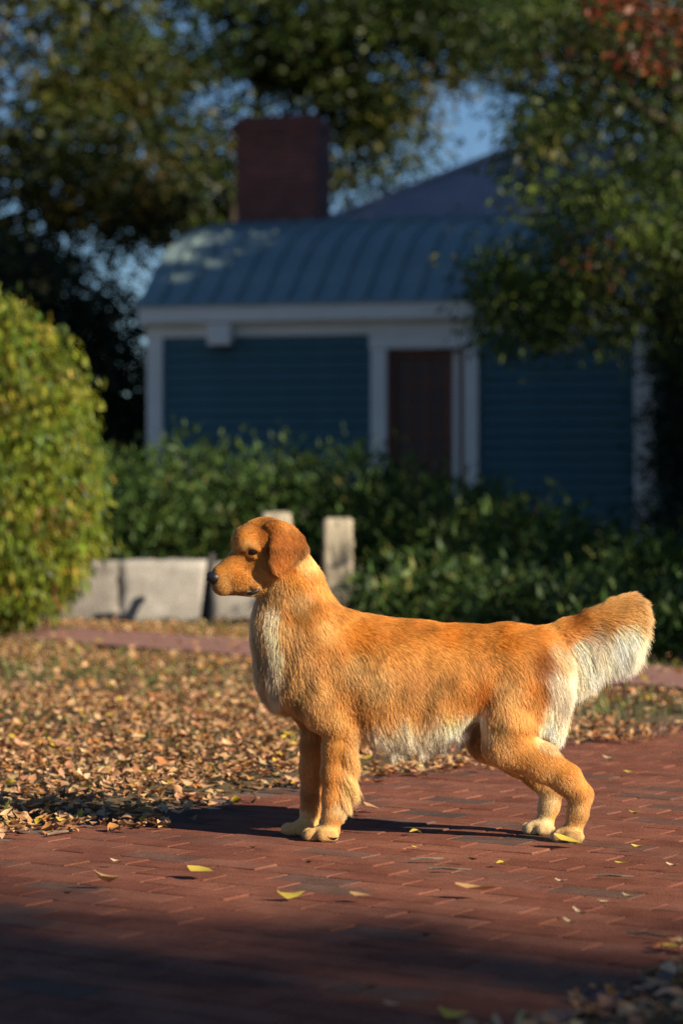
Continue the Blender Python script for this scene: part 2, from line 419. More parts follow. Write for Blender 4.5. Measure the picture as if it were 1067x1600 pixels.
# flood-light box under the cornice
lx0, lx1 = hs(331), hs(366); lz0, lz1 = hz(348, 541), hz(348, 508)
lb = tag(empty('lamp_box', tuple(Matrix.Rotation(-PSI, 3, 'Z') @ Vector((lx0, 0, 0)) + Vector((HX0, HY0, 0))), -PSI), 'small white wall lamp box under the cornice of the blue house', 'lamp')
MB().box(0, lx1 - lx0, -0.20, -0.035, lz0, lz1, .012).build('housing', M['trim'], lb)
MB().box(.02, lx1 - lx0 - .02, -0.034, 0.02, lz0 + .05, lz1 - .05).build('bracket', M['trim'], lb)
MB().box(.03, lx1 - lx0 - .03, -0.19, -0.06, lz0 - .02, lz0 - .001).build('lens', M['iron'], lb)
# curved standing-seam roof, one panel at a time
PROF = [(-0.20, 3.245), (0.15, 3.43), (0.43, 3.63), (0.8, 3.86), (1.24, 4.10), (1.75, 4.28), (2.3, 4.42), (3.1, 4.56), (4.1, 4.70), (5.2, 4.78), (6.4, 4.80)]
roof = empty('metal_roof'); roof.parent = house
xr0, xr1 = x_c0 - .09, x_r1 + .09; npan = 20; pw = (xr1 - xr0) / npan
V = []; F = []
prof2 = [(0, 0), (pw - .034, 0), (pw - .030, .05), (pw - .006, .05), (pw - .0005, 0)]
k = len(prof2)
for (y, z) in PROF:
    V += [(x, y, z + h) for x, h in prof2]
for i in range(len(PROF) - 1):
    for j in range(k - 1): F.append((i * k + j, i * k + j + 1, (i + 1) * k + j + 1, (i + 1) * k + j))
nb = len(V); V += [(0, y, z - .02) for y, z in PROF] + [(pw - .0005, y, z - .02) for y, z in PROF]
n_ = len(PROF)
for i in range(n_ - 1): F.append((nb + i, nb + i + 1, nb + n_ + i + 1, nb + n_ + i))
F += [(nb, nb + n_, k - 1, 3, 2, 1, 0)]
for i in range(n_ - 1): F += [(i * k, (i + 1) * k, nb + i + 1, nb + i), (i * k + k - 1, nb + n_ + i, nb + n_ + i + 1, (i + 1) * k + k - 1)]
me = mesh('roof_panel', V, F); me.materials.append(M['roof_metal'])
for i in range(npan): link('roof_panel', me, None, roof, (xr0 + i * pw, 0, random.uniform(-.002, .002)))
gv = [(x_c0 + .01, y + .05, z - .05) for y, z in PROF] + [(x_c0 + .01, 6.3, 3.2), (x_c0 + .01, 0, 3.2)]
nn = len(gv); gv += [(x_c0 + .15, y, z) for _, y, z in gv]
MBg = MB(); MBg.v = gv; MBg.f = [tuple(range(nn)), tuple(range(2 * nn - 1, nn - 1, -1))] + [(i, (i + 1) % nn, nn + (i + 1) % nn, nn + i) for i in range(nn)]
MBg.build('gable_wall', M['siding'], house)
# chimney
cd = 32.2
def hloc(px, d):       # local house x, y of a point seen at px, d metres out
    X = (px - 533.5) / FPX * d; v = Matrix.Rotation(PSI, 3, 'Z') @ Vector((X - HX0, d - HY0, 0)); return v.x, v.y
cx0, cy0 = hloc(369, cd + .1); cx1, _ = hloc(494, cd - .15); cztop = CAM_H + (800 - 181) / FPX * cd; czb = 4.2
chim = empty('chimney'); chim.parent = house; cyd = 0.85
MB().box(cx0, cx1, cy0, cy0 + cyd, czb, cztop - .16).build('stack', M['chimney'], chim)
MB().box(cx0 - .025, cx1 + .025, cy0 - .025, cy0 + cyd + .025, cztop - .159, cztop - .06).build('corbel', M['chimney'], chim)
MB().box(cx0 - .0, cx1 + .0, cy0 - .0, cy0 + cyd + .0, cztop - .059, cztop).build('cap_course', M['chimney'], chim)
MB().box(cx0 + .2, cx1 - .2, cy0 + .2, cy0 + cyd - .2, cztop + .001, cztop + .02).build('flue', M['iron'], chim)
MB().box(cx0 - .03, cx1 + .03, cy0 - .03, cy0 + cyd + .03, 4.55, CAM_H + (800 - 347) / FPX * cd).build('flashing', M['flashing'], chim)
# main block behind, with its hip roof
mx0, my0 = hloc(392, 35.3); mz = 4.62; mw, md = 10.5, 6.6; hr = md / 2; rz = mz + hr * 0.56
MB().box(mx0 + .3, mx0 + mw - .3, my0 + .3, my0 + md - .3, 0, mz - .02).build('main_block', M['dark_wall'], house)
hip = MB(); hip.v = [(mx0, my0, mz), (mx0 + mw, my0, mz), (mx0 + mw, my0 + md, mz), (mx0, my0 + md, mz), (mx0 + hr, my0 + hr, rz), (mx0 + mw - hr, my0 + hr, rz)]
hip.f = [(0, 1, 5, 4), (1, 2, 5), (2, 3, 4, 5), (3, 0, 4), (3, 2, 1, 0)]
hip = hip.build('hip_roof', M['shingle'], house)
for a, b_ in ((hip.data.vertices[0].co, hip.data.vertices[4].co), (hip.data.vertices[4].co, hip.data.vertices[5].co), (hip.data.vertices[5].co, hip.data.vertices[1].co)):
    MB().tube([a + Vector((0, 0, .02)), b_ + Vector((0, 0, .02))], [.07, .07], 6).build('ridge_cap', M['shingle'], hip)

# ------------------------------------------------------------------ granite wall and posts
gw = tag(empty('granite_wall', (-2.0, 17.9, 0)), 'low grey wall of long granite blocks in front of the hedge', 'wall')
def rough_block(name, x0, x1, y0, y1, z0, z1, mat, parent, seed, n=8):
    r = np.random.default_rng(seed)
    import bmesh
    bm = bmesh.new(); bmesh.ops.create_cube(bm, size=1.0)
    bmesh.ops.subdivide_edges(bm, edges=bm.edges[:], cuts=n, use_grid_fill=True)
    sx, sy, sz = x1 - x0, y1 - y0, z1 - z0
    for v in bm.verts:
        c = v.co; p = Vector((c.x * sx, c.y * sy, c.z * sz))
        e = [min(0.5 - abs(c.x), 1) * sx, (0.5 - abs(c.y)) * sy, (0.5 - abs(c.z)) * sz]
        rr = 0.008
        on = sorted(e)
        f = 1.0
        j = 0.006
        p += Vector(r.normal(0, j, 3))
        if on[1] < 1e-4: p *= 1 - rr / max(p.length, .1)
        v.co = p + Vector(((x0 + x1) / 2, (y0 + y1) / 2, (z0 + z1) / 2))
    me = bpy.data.meshes.new(name); bm.to_mesh(me); bm.free()
    me.polygons.foreach_set('use_smooth', np.ones(len(me.polygons), dtype=bool))
    return link(name, me, mat, parent)
def wx(px): return (px - 533.5) / FPX * 17.9 + 2.0
ztw = CAM_H + (800 - 877) / FPX * 17.9
rough_block('granite_block', wx(20), wx(186), 0, .36, -.12, ztw, M['granite_shaded'], gw, 1)
rough_block('granite_block', wx(187), wx(325), .01, .36, -.12, ztw + .005, M['granite'], gw, 2)
rough_block('granite_block', wx(328), wx(470), .0, .36, -.12, ztw - .012, M['granite'], gw, 3)
def post(px0, px1, ptop, d, seed, label):
    xa = (px0 - 533.5) / FPX * d; xb = (px1 - 533.5) / FPX * d; w = xb - xa
    r = empty('granite_post', ((xa + xb) / 2, d, 0)); tag(r, label, 'post', 'granite posts by the hedge')
    zt = CAM_H + (800 - ptop) / FPX * d
    rough_block('shaft', -w / 2, w / 2, -w / 2, w / 2, -.1, zt, M['post'], r, seed, 10)
    rng_ = MB().tube([(-w / 2 - .012, -.05, zt - .2), (-w / 2 - .03, -.05, zt - .27), (-w / 2 - .012, -.05, zt - .31)], [.008] * 3, 6).build('ring', M['iron'], r)
post(506, 550, 811, 17.0, 5, 'square pale granite post standing clear behind the dog\'s neck')
post(411, 453, 802, 17.0, 6, 'square pale granite post mostly hidden behind the dog\'s head')
bar = MB(); 
pA = Vector(at_depth(331, 866, 17.55)); pB = Vector((at_depth(319, 975, 17.45)[0], 17.35, 0.0))
bar.tube([pB, pA], [.032, .028], 8)  # added bar, stands for a slanted dark streak of unknown cause
tag(bar.build('streak_bar', M['iron']), 'dark slanted bar standing in for a dark streak on the granite wall', 'bar')

# ------------------------------------------------------------------ vegetation
def blob_points(blobs, n, shell=0.0):
    vol = np.array([b[3] * b[4] * b[5] for b in blobs]) ** 0.5; vol /= vol.sum()
    k = rng.choice(len(blobs), n, p=vol); B = np.array(blobs)[k]
    d = rng.normal(size=(n, 3)); d /= np.linalg.norm(d, axis=1)[:, None]
    r = rng.uniform(shell ** 3, 1, n) ** (1 / 3)
    return B[:, :3] + d * r[:, None] * B[:, 3:6], d

def limb_pts(a, b_, sag=0.0, n=6):
    a = Vector(a); b_ = Vector(b_); out = []
    off = Vector((random.uniform(-1, 1), random.uniform(-1, 1), random.uniform(-.3, .6))) * (b_ - a).length * .1
    for i in range(n):
        t = i / (n - 1); out.append(a.lerp(b_, t) + off * math.sin(t * math.pi) + Vector((0, 0, -sag * t * t)))
    return out

def make_tree(name, label, cat, base, height, r0, blobs, n_clumps, per_clump, clump_r, leaf_size, palette, weights,
              tmpl=DIAMOND, mat='foliage', droop=0.3, group=None, shell=0.2, limbs=26, lean=(0, 0), flat=0.6):
    root = empty(name, base); tag(root, label, cat, group)
    bx, by, bz = base
    mb = MB(); top = Vector((lean[0], lean[1], height))
    tp = limb_pts((0, 0, -.15), top, n=8); rad = [r0 * (1.25 if i == 0 else 1) * (1 - .75 * i / 7) for i in range(8)]
    mb.tube(tp, rad, 9)
    C, _ = blob_points(blobs, n_clumps, shell)
    sel = rng.choice(n_clumps, min(limbs, n_clumps), replace=False)
    for i in sel:
        c = Vector(C[i]) - Vector(base)
        t = min(0.95, max(0.22, (c.z - .9 * math.hypot(c.x, c.y) * .5) / max(height, .1)))
        k = t * 7; a = tp[int(k)].lerp(tp[min(int(k) + 1, 7)], k - int(k)); ra = r0 * (1 - .75 * t) * .5
        L = limb_pts(a, c, n=6); mb.tube(L, [max(ra * (1 - .85 * j / 5), .006) for j in range(6)], 5)
    mb.build('trunk', M['bark'], root, smooth=True)
    n = n_clumps * per_clump
    off = rng.normal(size=(n, 3)) * np.array([1, 1, flat]) * clump_r * .55
    P = np.repeat(C, per_clump, 0) + off - np.array(base)
    d = off / (np.linalg.norm(off, axis=1)[:, None] + 1e-6) + rng.normal(size=(n, 3)) * .5; d[:, 2] -= droop
    Rm = frames(d); S = leaf_size * rng.uniform(.65, 1.3, n)
    cc = shuffle_cols(n_clumps, palette, weights, .2); cl = np.repeat(cc, per_clump, 0) * rng.uniform(.75, 1.25, (n, 1))
    v, f, c = scatter(tmpl, P, Rm, S, cl)
    link('crown', mesh('crown', v, f, c), M[mat], root)
    return root

OLIVE = [(0.036, 0.060, 0.012), (0.064, 0.090, 0.016), (0.018, 0.031, 0.009), (0.11, 0.10, 0.018), (0.17, 0.095, 0.02)]
BGW = [4, 4.5, 3, .6, .15]
BG = 'tall trees behind the blue house'
def bgblobs(items):    # (px, py, d, rx_px, rz_px)
    out = []
    for px, py, d, rx, rz_ in items:
        x, y, z = at_depth(px, py, d); out.append((x, y, z, rx / FPX * d, 1.6, rz_ / FPX * d))
    return out
make_tree('broadleaf_tree', 'broad olive green tree behind the chimney of the blue house', 'tree', (-1.3, 42, 0), 8.5, .28,
          bgblobs([(330, 90, 42, 190, 130), (460, 60, 42, 150, 90), (600, 110, 42, 150, 120), (570, 240, 42, 90, 90), (300, 260, 42, 120, 110), (690, 40, 42, 120, 90), (480, -90, 42, 330, 130), (360, 330, 43, 120, 70)]),
          400, 70, .6, .17, OLIVE, BGW, group=BG)
make_tree('broadleaf_tree', 'yellowing tree beside the gable of the blue house', 'tree', (-6.2, 36, 0), 7.5, .24,
          bgblobs([(20, 130, 36, 170, 170), (150, 240, 36, 130, 120), (60, 350, 36, 150, 110), (170, 110, 37, 110, 110), (240, 330, 37, 80, 80), (-160, 200, 36, 150, 260), (60, -80, 36, 240, 110)]),
          360, 70, .55, .15, [(0.055, 0.072, 0.014), (0.13, 0.115, 0.018), (0.03, 0.046, 0.011), (0.18, 0.10, 0.02)], [4.5, 1.6, 3, .4], group=BG)
make_tree('evergreen_tree', 'dark evergreen beside the left corner board of the blue house', 'tree', (-4.1, 33.5, 0), 3.6, .16,
          bgblobs([(90, 500, 33.5, 110, 90), (190, 640, 33, 50, 110), (60, 640, 33.5, 120, 130), (130, 720, 33, 120, 90), (10, 440, 34, 90, 70)]),
          330, 70, .45, .13, [(0.018, 0.032, 0.010), (0.03, 0.045, 0.014), (0.05, 0.05, 0.018)], [4, 3, 1], group=BG)
make_tree('broadleaf_tree', 'dark tree rising behind the grey shingle roof', 'tree', (7.5, 45, 0), 9.5, .3,
          bgblobs([(760, 60, 45, 90, 70), (880, 60, 45, 140, 130), (900, 250, 45, 130, 120), (1040, 180, 45, 160, 200), (740, -80, 45, 260, 110), (1180, 100, 45, 160, 260)]),
          330, 70, .6, .17, OLIVE, [4, 2, 4, .6, .5], group=BG)
# the big tree whose boughs hang in front of the house
RB = [(930, 130, 21, 140, 140), (1010, 40, 20.5, 130, 90), (870, 250, 21, 80, 70), (850, 330, 20.5, 62, 60), (940, 340, 20.5, 70, 70), (1030, 300, 20.5, 70, 110),
      (800, 440, 20.5, 60, 42), (940, 430, 20.3, 55, 62), (870, 460, 20.4, 60, 45), (960, 500, 20.3, 35, 42), (780, 500, 20.4, 36, 38), (860, 500, 20.3, 30, 30), (1060, 430, 21, 60, 130), (1130, 200, 21, 120, 260), (860, 40, 21.5, 110, 80)]
make_tree('overhanging_tree', 'big dark tree with green boughs drooping over the right end of the house', 'tree', (5.2, 21.5, 0), 7.5, .3,
          [(x, y, z, a, .9, c) for x, y, z, a, b_, c in bgblobs(RB)] + [(7.0, 22.5, 7.0, 2.4, 2.2, 2.2), (8, 23, 5.5, 2.2, 2.2, 2.6)],
          620, 64, .28, .10, [(0.06, 0.095, 0.018), (0.10, 0.14, 0.025), (0.03, 0.052, 0.014), (0.14, 0.15, 0.03), (0.16, 0.045, 0.02)], [4, 3.5, 2.5, 1, .2], tmpl=LANCE, droop=.8, shell=0.0, flat=.9)
make_tree('red_tipped_tree', 'tree with rust red autumn leaves above the overhanging boughs', 'tree', (4.6, 18.2, 0), 5.4, .13,
          bgblobs([(1000, 25, 18.4, 50, 30), (1045, 50, 18.4, 40, 40), (935, 12, 18.5, 40, 20), (1110, 40, 18.5, 60, 60), (985, 55, 18.4, 30, 18), (1040, -60, 18.5, 110, 50)]),
          34, 36, .2, .08, [(0.20, 0.045, 0.018), (0.26, 0.075, 0.02), (0.07, 0.075, 0.02)], [4, 3, 2])
make_tree('evergreen_tree', 'dark evergreen against the right corner board of the blue house', 'tree', (3.75, 24.6, 0), 3.6, .14,
          bgblobs([(1075, 480, 24.6, 50, 110), (1080, 640, 24.6, 55, 130), (1075, 800, 24.3, 62, 130), (1085, 900, 24, 70, 80), (1120, 600, 25, 60, 200)]),
          330, 60, .3, .10, [(0.014, 0.024, 0.009), (0.022, 0.034, 0.012)], [3, 2], mat='evergreen', tmpl=LANCE)
# trees out of the frame that throw the shade over house and foreground
SH = 'shade trees off to the right'
for nm, base, h, bl in (('dense maple by the east side of the blue house', (12, 18.0, 0), 9, [(12, 18.6, 5.6, 3.0, 2.8, 3.4), (10.5, 19.0, 4.0, 2.2, 2.2, 2.4), (13, 19.6, 9.5, 3.2, 3, 3.2)]),
                        ('tall maple further along the east side of the house', (16, 23, 0), 12, [(16, 23, 8, 4.4, 4.4, 5.0), (14, 22, 5, 2.8, 2.8, 3), (18, 22, 13, 4.2, 4.2, 3.8), (15, 24, 12, 3, 3, 3), (15, 22.3, 14.5, 2.6, 2.6, 2.4)]),
                        ('tall maple beyond the northern end of the shade row', (20, 30, 0), 13, [(20, 30, 9, 5.0, 5.0, 6.0), (17, 28, 6, 3.4, 3.4, 4), (21, 28, 14, 4.4, 4.4, 3.8), (20.5, 25.6, 16.4, 2.0, 2.0, 2.0)])):
    make_tree('shade_tree', nm, 'tree', base, h, .28, bl, 540, 40, .9, .42, OLIVE, BGW, group=SH, shell=.1)
make_tree('shade_tree', 'tall maple far along the near end of the brick path', 'tree', (23.4, -15.2, 0), 15, .4,
          [(23.68, -14.95, 12.5, 3.6, 3.6, 6.0), (22.5, -14.85, 9.0, 2.9, 2.9, 3.4), (25.6, -16.4, 13, 4, 4, 5), (23.2, -15.4, 12, 2.6, 2.6, 5)], 1000, 46, .8, .42, OLIVE, BGW, group=SH, shell=.0)
make_tree('small_evergreen', 'dense low evergreen at the right end of the hedge', 'tree', (4.9, 14.9, 0), 2.6, .14,
          [(4.7, 14.9, 1.65, 1.1, 1.1, 1.7), (5.4, 16.6, 2.2, 1.25, 1.25, 2.3), (4.4, 17.2, 1.9, 1.0, 1.0, 1.9), (4.0, 13.0, 1.1, 1.1, 1.3, 1.15), (4.9, 18.8, 2.2, 1.2, 1.2, 2.3), (3.6, 15.6, 1.2, .8, .9, 1.3), (3.9, 17.4, 1.5, .8, .9, 1.5)], 1100, 50, .35, .11, [(0.02, 0.04, 0.012), (0.04, 0.06, 0.018)], [3, 2], mat='evergreen', tmpl=LANCE)

# hedge of rhododendrons behind the wall
HG = 'rhododendron bushes of the hedge'
HPAL = [(0.038, 0.080, 0.018), (0.060, 0.110, 0.023), (0.092, 0.138, 0.028), (0.024, 0.048, 0.014), (0.14, 0.135, 0.03)]
def bush(label, base, blobs, n, leaf, palette, weights, name='rhododendron_bush', mat='evergreen', group=HG, tmpl=LANCE, per=9, up=.5, stems=14, clump=.1, shell=.55, cat='bush'):
    root = empty(name, base); tag(root, label, cat, group)
    C, dn = blob_points(blobs, n, shell); keep = C[:, 2] > .04; C = C[keep]; dn = dn[keep]; n = len(C)
    mb = MB()
    for i in rng.choice(n, min(stems, n), replace=False):
        L = limb_pts((random.uniform(-.12, .12), random.uniform(-.12, .12), -.05), Vector(C[i]) - Vector(base), n=5); mb.tube(L, [.022, .018, .014, .01, .005], 5)
    mb.build('stem', M['bark'], root, smooth=True)
    P = np.repeat(C, per, 0) + rng.normal(size=(n * per, 3)) * clump - np.array(base)
    d = np.repeat(dn, per, 0) * .6 + rng.normal(size=(n * per, 3)) * .55; d[:, 2] += up
    Rm = frames(d); S = leaf * rng.uniform(.65, 1.25, n * per)
    cl = np.repeat(shuffle_cols(n, palette, weights, .18), per, 0) * rng.uniform(.75, 1.25, (n * per, 1))
    v, f, c = scatter(tmpl, P, Rm, S, cl); link('crown', mesh('crown', v, f, c), M[mat], root)
    return root
def hb(px, ptop, d, rx, ry=.7):
    x, y, zt = at_depth(px, ptop, d); return (x, y, zt * .48, rx, ry, zt * .55)
HB = [(190, 715, 19.8, .55, 'tall glossy rhododendron beside the drooping shrub'), (300, 692, 20, .6, 'rhododendron in front of the left corner board'),
      (420, 700, 20, .6, 'rhododendron below the blue siding behind the dog\'s head'), (530, 697, 20, .6, 'rhododendron in front of the left door jamb'),
      (630, 728, 19.6, .6, 'rhododendron covering the foot of the door'), (730, 762, 19, .6, 'rhododendron below the right door jamb'),
      (830, 800, 18, .65, 'shaded rhododendron below the right siding'), (930, 838, 17, .65, 'shaded rhododendron behind the dog\'s tail'), (1040, 850, 16.0, .6, 'shaded rhododendron below the right corner board')]
for px, pt, d, rx, lb_ in HB:
    b4 = hb(px, pt, d, rx); bs = [b4, (b4[0] - .25, b4[1] - .35, b4[2] * .8, rx * .7, .5, b4[5] * .75), (b4[0] + .3, b4[1] - .3, b4[2] * .75, rx * .65, .5, b4[5] * .7)]
    bush(lb_, (b4[0], b4[1], 0), bs, 600, .105, HPAL, [4, 4, 2.2, 2, .5])
for px, pt, d, rx in ((700, 900, 16.0, .7), (860, 930, 14.6, .6), (1000, 948, 13.6, .5)):
    b4 = hb(px, pt, d, rx, .5)
    bush('low shaded rhododendron in front of the hedge, %s' % {700: 'behind the dog\'s back', 860: 'behind the dog\'s rump', 1000: 'behind the tail tip'}[px], (b4[0], b4[1], 0), [b4, (b4[0] + .3, b4[1] + .4, b4[2], rx, .5, b4[5])], 560, .10, HPAL, [4, 3, 1, 3, .3])
# drooping yellow-green shrub at the left
SP = [(0.19, 0.25, 0.025), (0.27, 0.29, 0.028), (0.12, 0.18, 0.025), (0.40, 0.32, 0.04), (0.30, 0.16, 0.055), (0.08, 0.11, 0.02)]
sx_, sd_ = (30 - 533.5) / FPX * 15.6, 15.6
root = bush('large rounded shrub of drooping yellow green leaves beside the granite wall', (sx_ - .25, sd_, 0),
     [(sx_ - .27, sd_, 1.12, .80, .8, 1.12), (sx_ - .37, sd_, 1.45, .60, .6, .78), (sx_ - .14, sd_ - .1, .8, .68, .7, .75)], 5600, .076, SP, [4.5, 3, 3.4, .7, .6, 1.4],
     name='drooping_shrub', mat='foliage', group=None, per=8, up=-1.5, clump=.05, shell=.72, stems=24, cat='shrub')

# ------------------------------------------------------------------ fallen leaves, grass, twigs
LEAVES = [leaf_template(.62, .10, .14, .04), leaf_template(.55, .26, .3, .06), leaf_template(.7, -.14, .2, .07), leaf_template(.45, .32, .5, .02), leaf_template(.6, .05, -.25, .08)]
TAN = [(0.42, 0.225, 0.105), (0.52, 0.31, 0.155), (0.32, 0.15, 0.065), (0.58, 0.38, 0.20), (0.56, 0.40, 0.04), (0.22, 0.105, 0.045), (0.46, 0.20, 0.055)]
TW = [4, 4.5, 2.2, 2.5, .4, 1, 1.5]
def litter_pts(n, ylim, margin):
    y = np.sqrt(rng.uniform(ylim[0] ** 2, ylim[1] ** 2, n)); x = rng.uniform(-1, 1, n) * (.1413 * y + margin)
    off = x * E_NRM[0] + y * E_NRM[1]
    return x, y, off
x, y, off = litter_pts(85000, (3.3, 18.0), 0.6)
edge = off - OFF_L; edge2 = OFF_R - off
drift = np.where(y > 5.2, edge, 9)
nois = .10 * np.sin(y * 5.1) + .06 * np.sin(y * 13 + 1) + rng.normal(0, .05, len(x))
keep = (off < OFF_L + .15 + nois) | ((off > OFF_R - .02 + nois * .6) & (y < 4.8))
oc = on_cross(x, y); keep &= ~oc | (rng.random(len(x)) < .10)
patch = .62 + .38 * np.sin(x * 1.9 + y * .9) * np.sin(y * 1.35 + .5) + .25 * np.sin(x * 5 + 2) * np.sin(y * 3.1)
dens = np.clip(patch, .12, 1); dens = np.where((y < 9.0), 1.0, dens); dens = np.where((y > 10.5) & (y < 13.0), dens * .6, dens)
keep &= rng.random(len(x)) < dens
x, y = x[keep], y[keep]; order = np.argsort(y); x, y = x[order], y[order]
lawnmask = (x * E_NRM[0] + y * E_NRM[1]) < OFF_L + .3
vis = (np.abs(x / y) < .139) & (y > 4.0) & lawnmask
ind = np.where(vis)[0][:230]
rest = np.ones(len(x), bool); rest[ind] = False
parts = []
tsel = rng.integers(0, 5, len(x)); size = rng.uniform(.020, .050, len(x)); colr = shuffle_cols(len(x), TAN, TW, .17)
Rm = rand_rot(len(x), tilt=.45); zz = lawn_h(x, y) + .012 + np.abs(rng.normal(0, .014, len(x))) + np.where(on_cross(x, y), .04, 0)
off_ = x * E_NRM[0] + y * E_NRM[1]; onp = (off_ > OFF_L) & (off_ < OFF_R); zz[onp] = .012 + np.abs(rng.normal(0, .004, onp.sum()))
SIMPLE = (np.array([(0, -.5, .04), (.3, -.05, .10), (0, .5, .06), (-.3, .02, .12)]), np.array([(0, 1, 2, 3)]))
m_ = rest & (y > 10.5); far_part = scatter(SIMPLE, np.stack([x, y, zz], -1)[m_], Rm[m_], size[m_] * 1.15, colr[m_])
for t in range(5):
    m_ = rest & (tsel == t) & (y <= 10.5)
    parts.append(scatter(LEAVES[t], np.stack([x, y, zz], -1)[m_], Rm[m_], size[m_], colr[m_]))
v, f, c = join_arrays(parts + [far_part])
tag(link('leaf_litter', mesh('leaf_litter', v, f, c), M['litter']), 'carpet of dry tan leaves covering the lawn', 'leaf litter', kind='stuff')

LDATA = {}
def leaf_obj(name, key, pos, rot, size, color, label, group, sx=1.0):
    t = key[0]
    if key not in LDATA:
        V, F = LEAVES[t]; me = mesh(name, V, F, np.tile(np.array(color), (len(V), 1))); me.materials.append(M['litter']); LDATA[key] = me
    o = link(name, LDATA[key], None, None, pos); o.rotation_mode = 'QUATERNION'; o.rotation_quaternion = Matrix(rot).to_quaternion(); o.scale = (size * sx, size, size)
    return tag(o, label, 'leaf', group)
for i in ind:
    ci = int(rng.choice(len(TAN), p=np.array(TW) / sum(TW))); cname = ['brown', 'tan', 'dark brown', 'pale tan', 'yellow', 'dark brown', 'orange brown'][ci]
    leaf_obj('fallen_leaf', (int(tsel[i]), ci), (x[i], y[i], zz[i]), Rm[i].tolist(), size[i], TAN[ci],
             'curled %s leaf lying in the leaf drift along the edge of the brick path' % cname, '%s leaves in the drift at the path edge' % cname)
YEL, PALE, TANC, BRN = (0.52, 0.40, 0.06), (0.50, 0.40, 0.24), (0.45, 0.26, 0.11), (0.13, 0.065, 0.035)
def path_leaf(px, py, wpx, cidx, label, t=0, group=None, sx=None):
    X, d = ground_xy(px, py); sz = wpx / FPX * d * 1.05
    cname = ('yellow', 'pale', 'tan', 'brown')[cidx]; c = (YEL, PALE, TANC, BRN)[cidx]
    a = math.pi / 2 + random.uniform(-.5, .5)
    rot = Matrix.Rotation(random.uniform(.0, .28), 3, 'Y') @ Matrix.Rotation(random.uniform(.0, .22), 3, 'X') @ Matrix.Rotation(a, 3, 'Z')
    leaf_obj('path_leaf', (t, 10 + cidx), (X, d, .008 + .14 * sz), [list(r_) for r_ in rot], sz, c, label, group or ('%s leaves scattered on the brick path' % cname), sx or random.uniform(.75, 1.1))
path_leaf(313, 1374, 45, 0, 'bright yellow leaf on the sunlit bricks in front of the forepaws', 0)
path_leaf(455, 1407, 44, 0, 'yellow leaf on the bricks at the edge of the foreground shade', 4)
path_leaf(563, 1411, 34, 2, 'small flat tan leaf on the bricks near the foreground shade', 0)
path_leaf(745, 1406, 66, 2, 'large long tan leaf on the bricks casting a dark shadow', 0, sx=.62)
path_leaf(165, 1390, 42, 2, 'long tan leaf on the bricks beyond the foreground shade', 3)
path_leaf(183, 1356, 20, 1, 'small curled pale leaf alone on the sunlit bricks', 1)
path_leaf(335, 1273, 24, 1, 'pale leaf lying in the dog\'s shadow', 0)
path_leaf(205, 1302, 28, 3, 'crumpled brown leaf beside the dog\'s shadow', 3)
path_leaf(886, 1326, 44, 0, 'yellow leaf touching the near hind paw', 0)
path_leaf(950, 1195, 20, 1, 'pale cream leaf standing up behind the hind legs', 3)
path_leaf(982, 1213, 16, 0, 'small yellow leaf on the far bricks behind the tail', 0)
path_leaf(990, 1279, 16, 0, 'small crumpled yellow leaf to the rear of the hind paws', 3)
path_leaf(580, 1270, 28, 2, 'tan leaf just behind the near foreleg', 0)
path_leaf(611, 1581, 26, 1, 'pale round leaf in the deep foreground shade', 0)
path_leaf(708, 1594, 46, 0, 'yellow leaf in the deep foreground shade', 4)
path_leaf(1047, 1490, 30, 0, 'yellow leaf beside the dark leaf heap', 0)
path_leaf(20, 1299, 40, 0, 'yellow green leaf at the foot of the leaf drift', 2)
path_leaf(18, 1291, 26, 2, 'tan leaf leaning on the yellow green leaf', 1)
path_leaf(100, 1293, 24, 0, 'yellow leaf among twigs by the leaf drift', 1)
path_leaf(885, 1268, 24, 3, 'brown leaf just behind the hind paws', 0)
for px, py, w, c in ((650, 1306, 20, 0), (650, 1332, 14, 0), (785, 1356, 20, 0), (970, 1357, 20, 0), (995, 1332, 18, 0)):
    path_leaf(px, py, w, c, 'small yellow leaf scattered among the bricks below the dog', random.randrange(5))
for px, py, w, c in ((876, 1387, 20, 1), (980, 1412, 20, 1), (1050, 1362, 20, 1), (940, 1421, 20, 1), (890, 1452, 24, 1), (905, 1438, 26, 1)):  # added chips that stand in for the light joints between bricks
    path_leaf(px, py, w, c, 'pale chip standing in for a light brick joint towards the leaf heap', random.choice((1, 3)), sx=.5)
for px, py, w in ((520, 1321, 18), (105, 1405, 16), (480, 1356, 16), (395, 1332, 12), (735, 1352, 22), (665, 1472, 18), (575, 1555, 28)):
    path_leaf(px, py, w, 3, 'dark brown leaf scrap on the bricks', random.choice((1, 3)), sx=.5)
def twig(px, py, wpx, a, label):
    X, d = ground_xy(px, py); L = wpx / FPX * d
    p = [(-L / 2, 0, .005), (-L * .15, .01 * L, .008), (L * .2, -.03 * L, .007), (L / 2, .02 * L, .006)]
    o = MB().tube(p, [.003, .0035, .003, .002], 6).build('twig', M['twig'], None, loc=(X, d, .003)); o.rotation_euler = (0, 0, a)
    tag(o, label, 'twig')
twig(667, 1348, 52, .1, 'thin grey twig on the bricks under the dog')
twig(95, 1306, 60, .9, 'dark twig beside the leaf drift')
twig(702, 1364, 70, -.25, 'straight twig lying along a brick course in front of the dog')
twig(960, 1375, 60, -.3, 'twig among pale chips near the hind paws')
twig(1020, 1468, 90, -.55, 'long thin twig reaching towards the dark leaf heap')
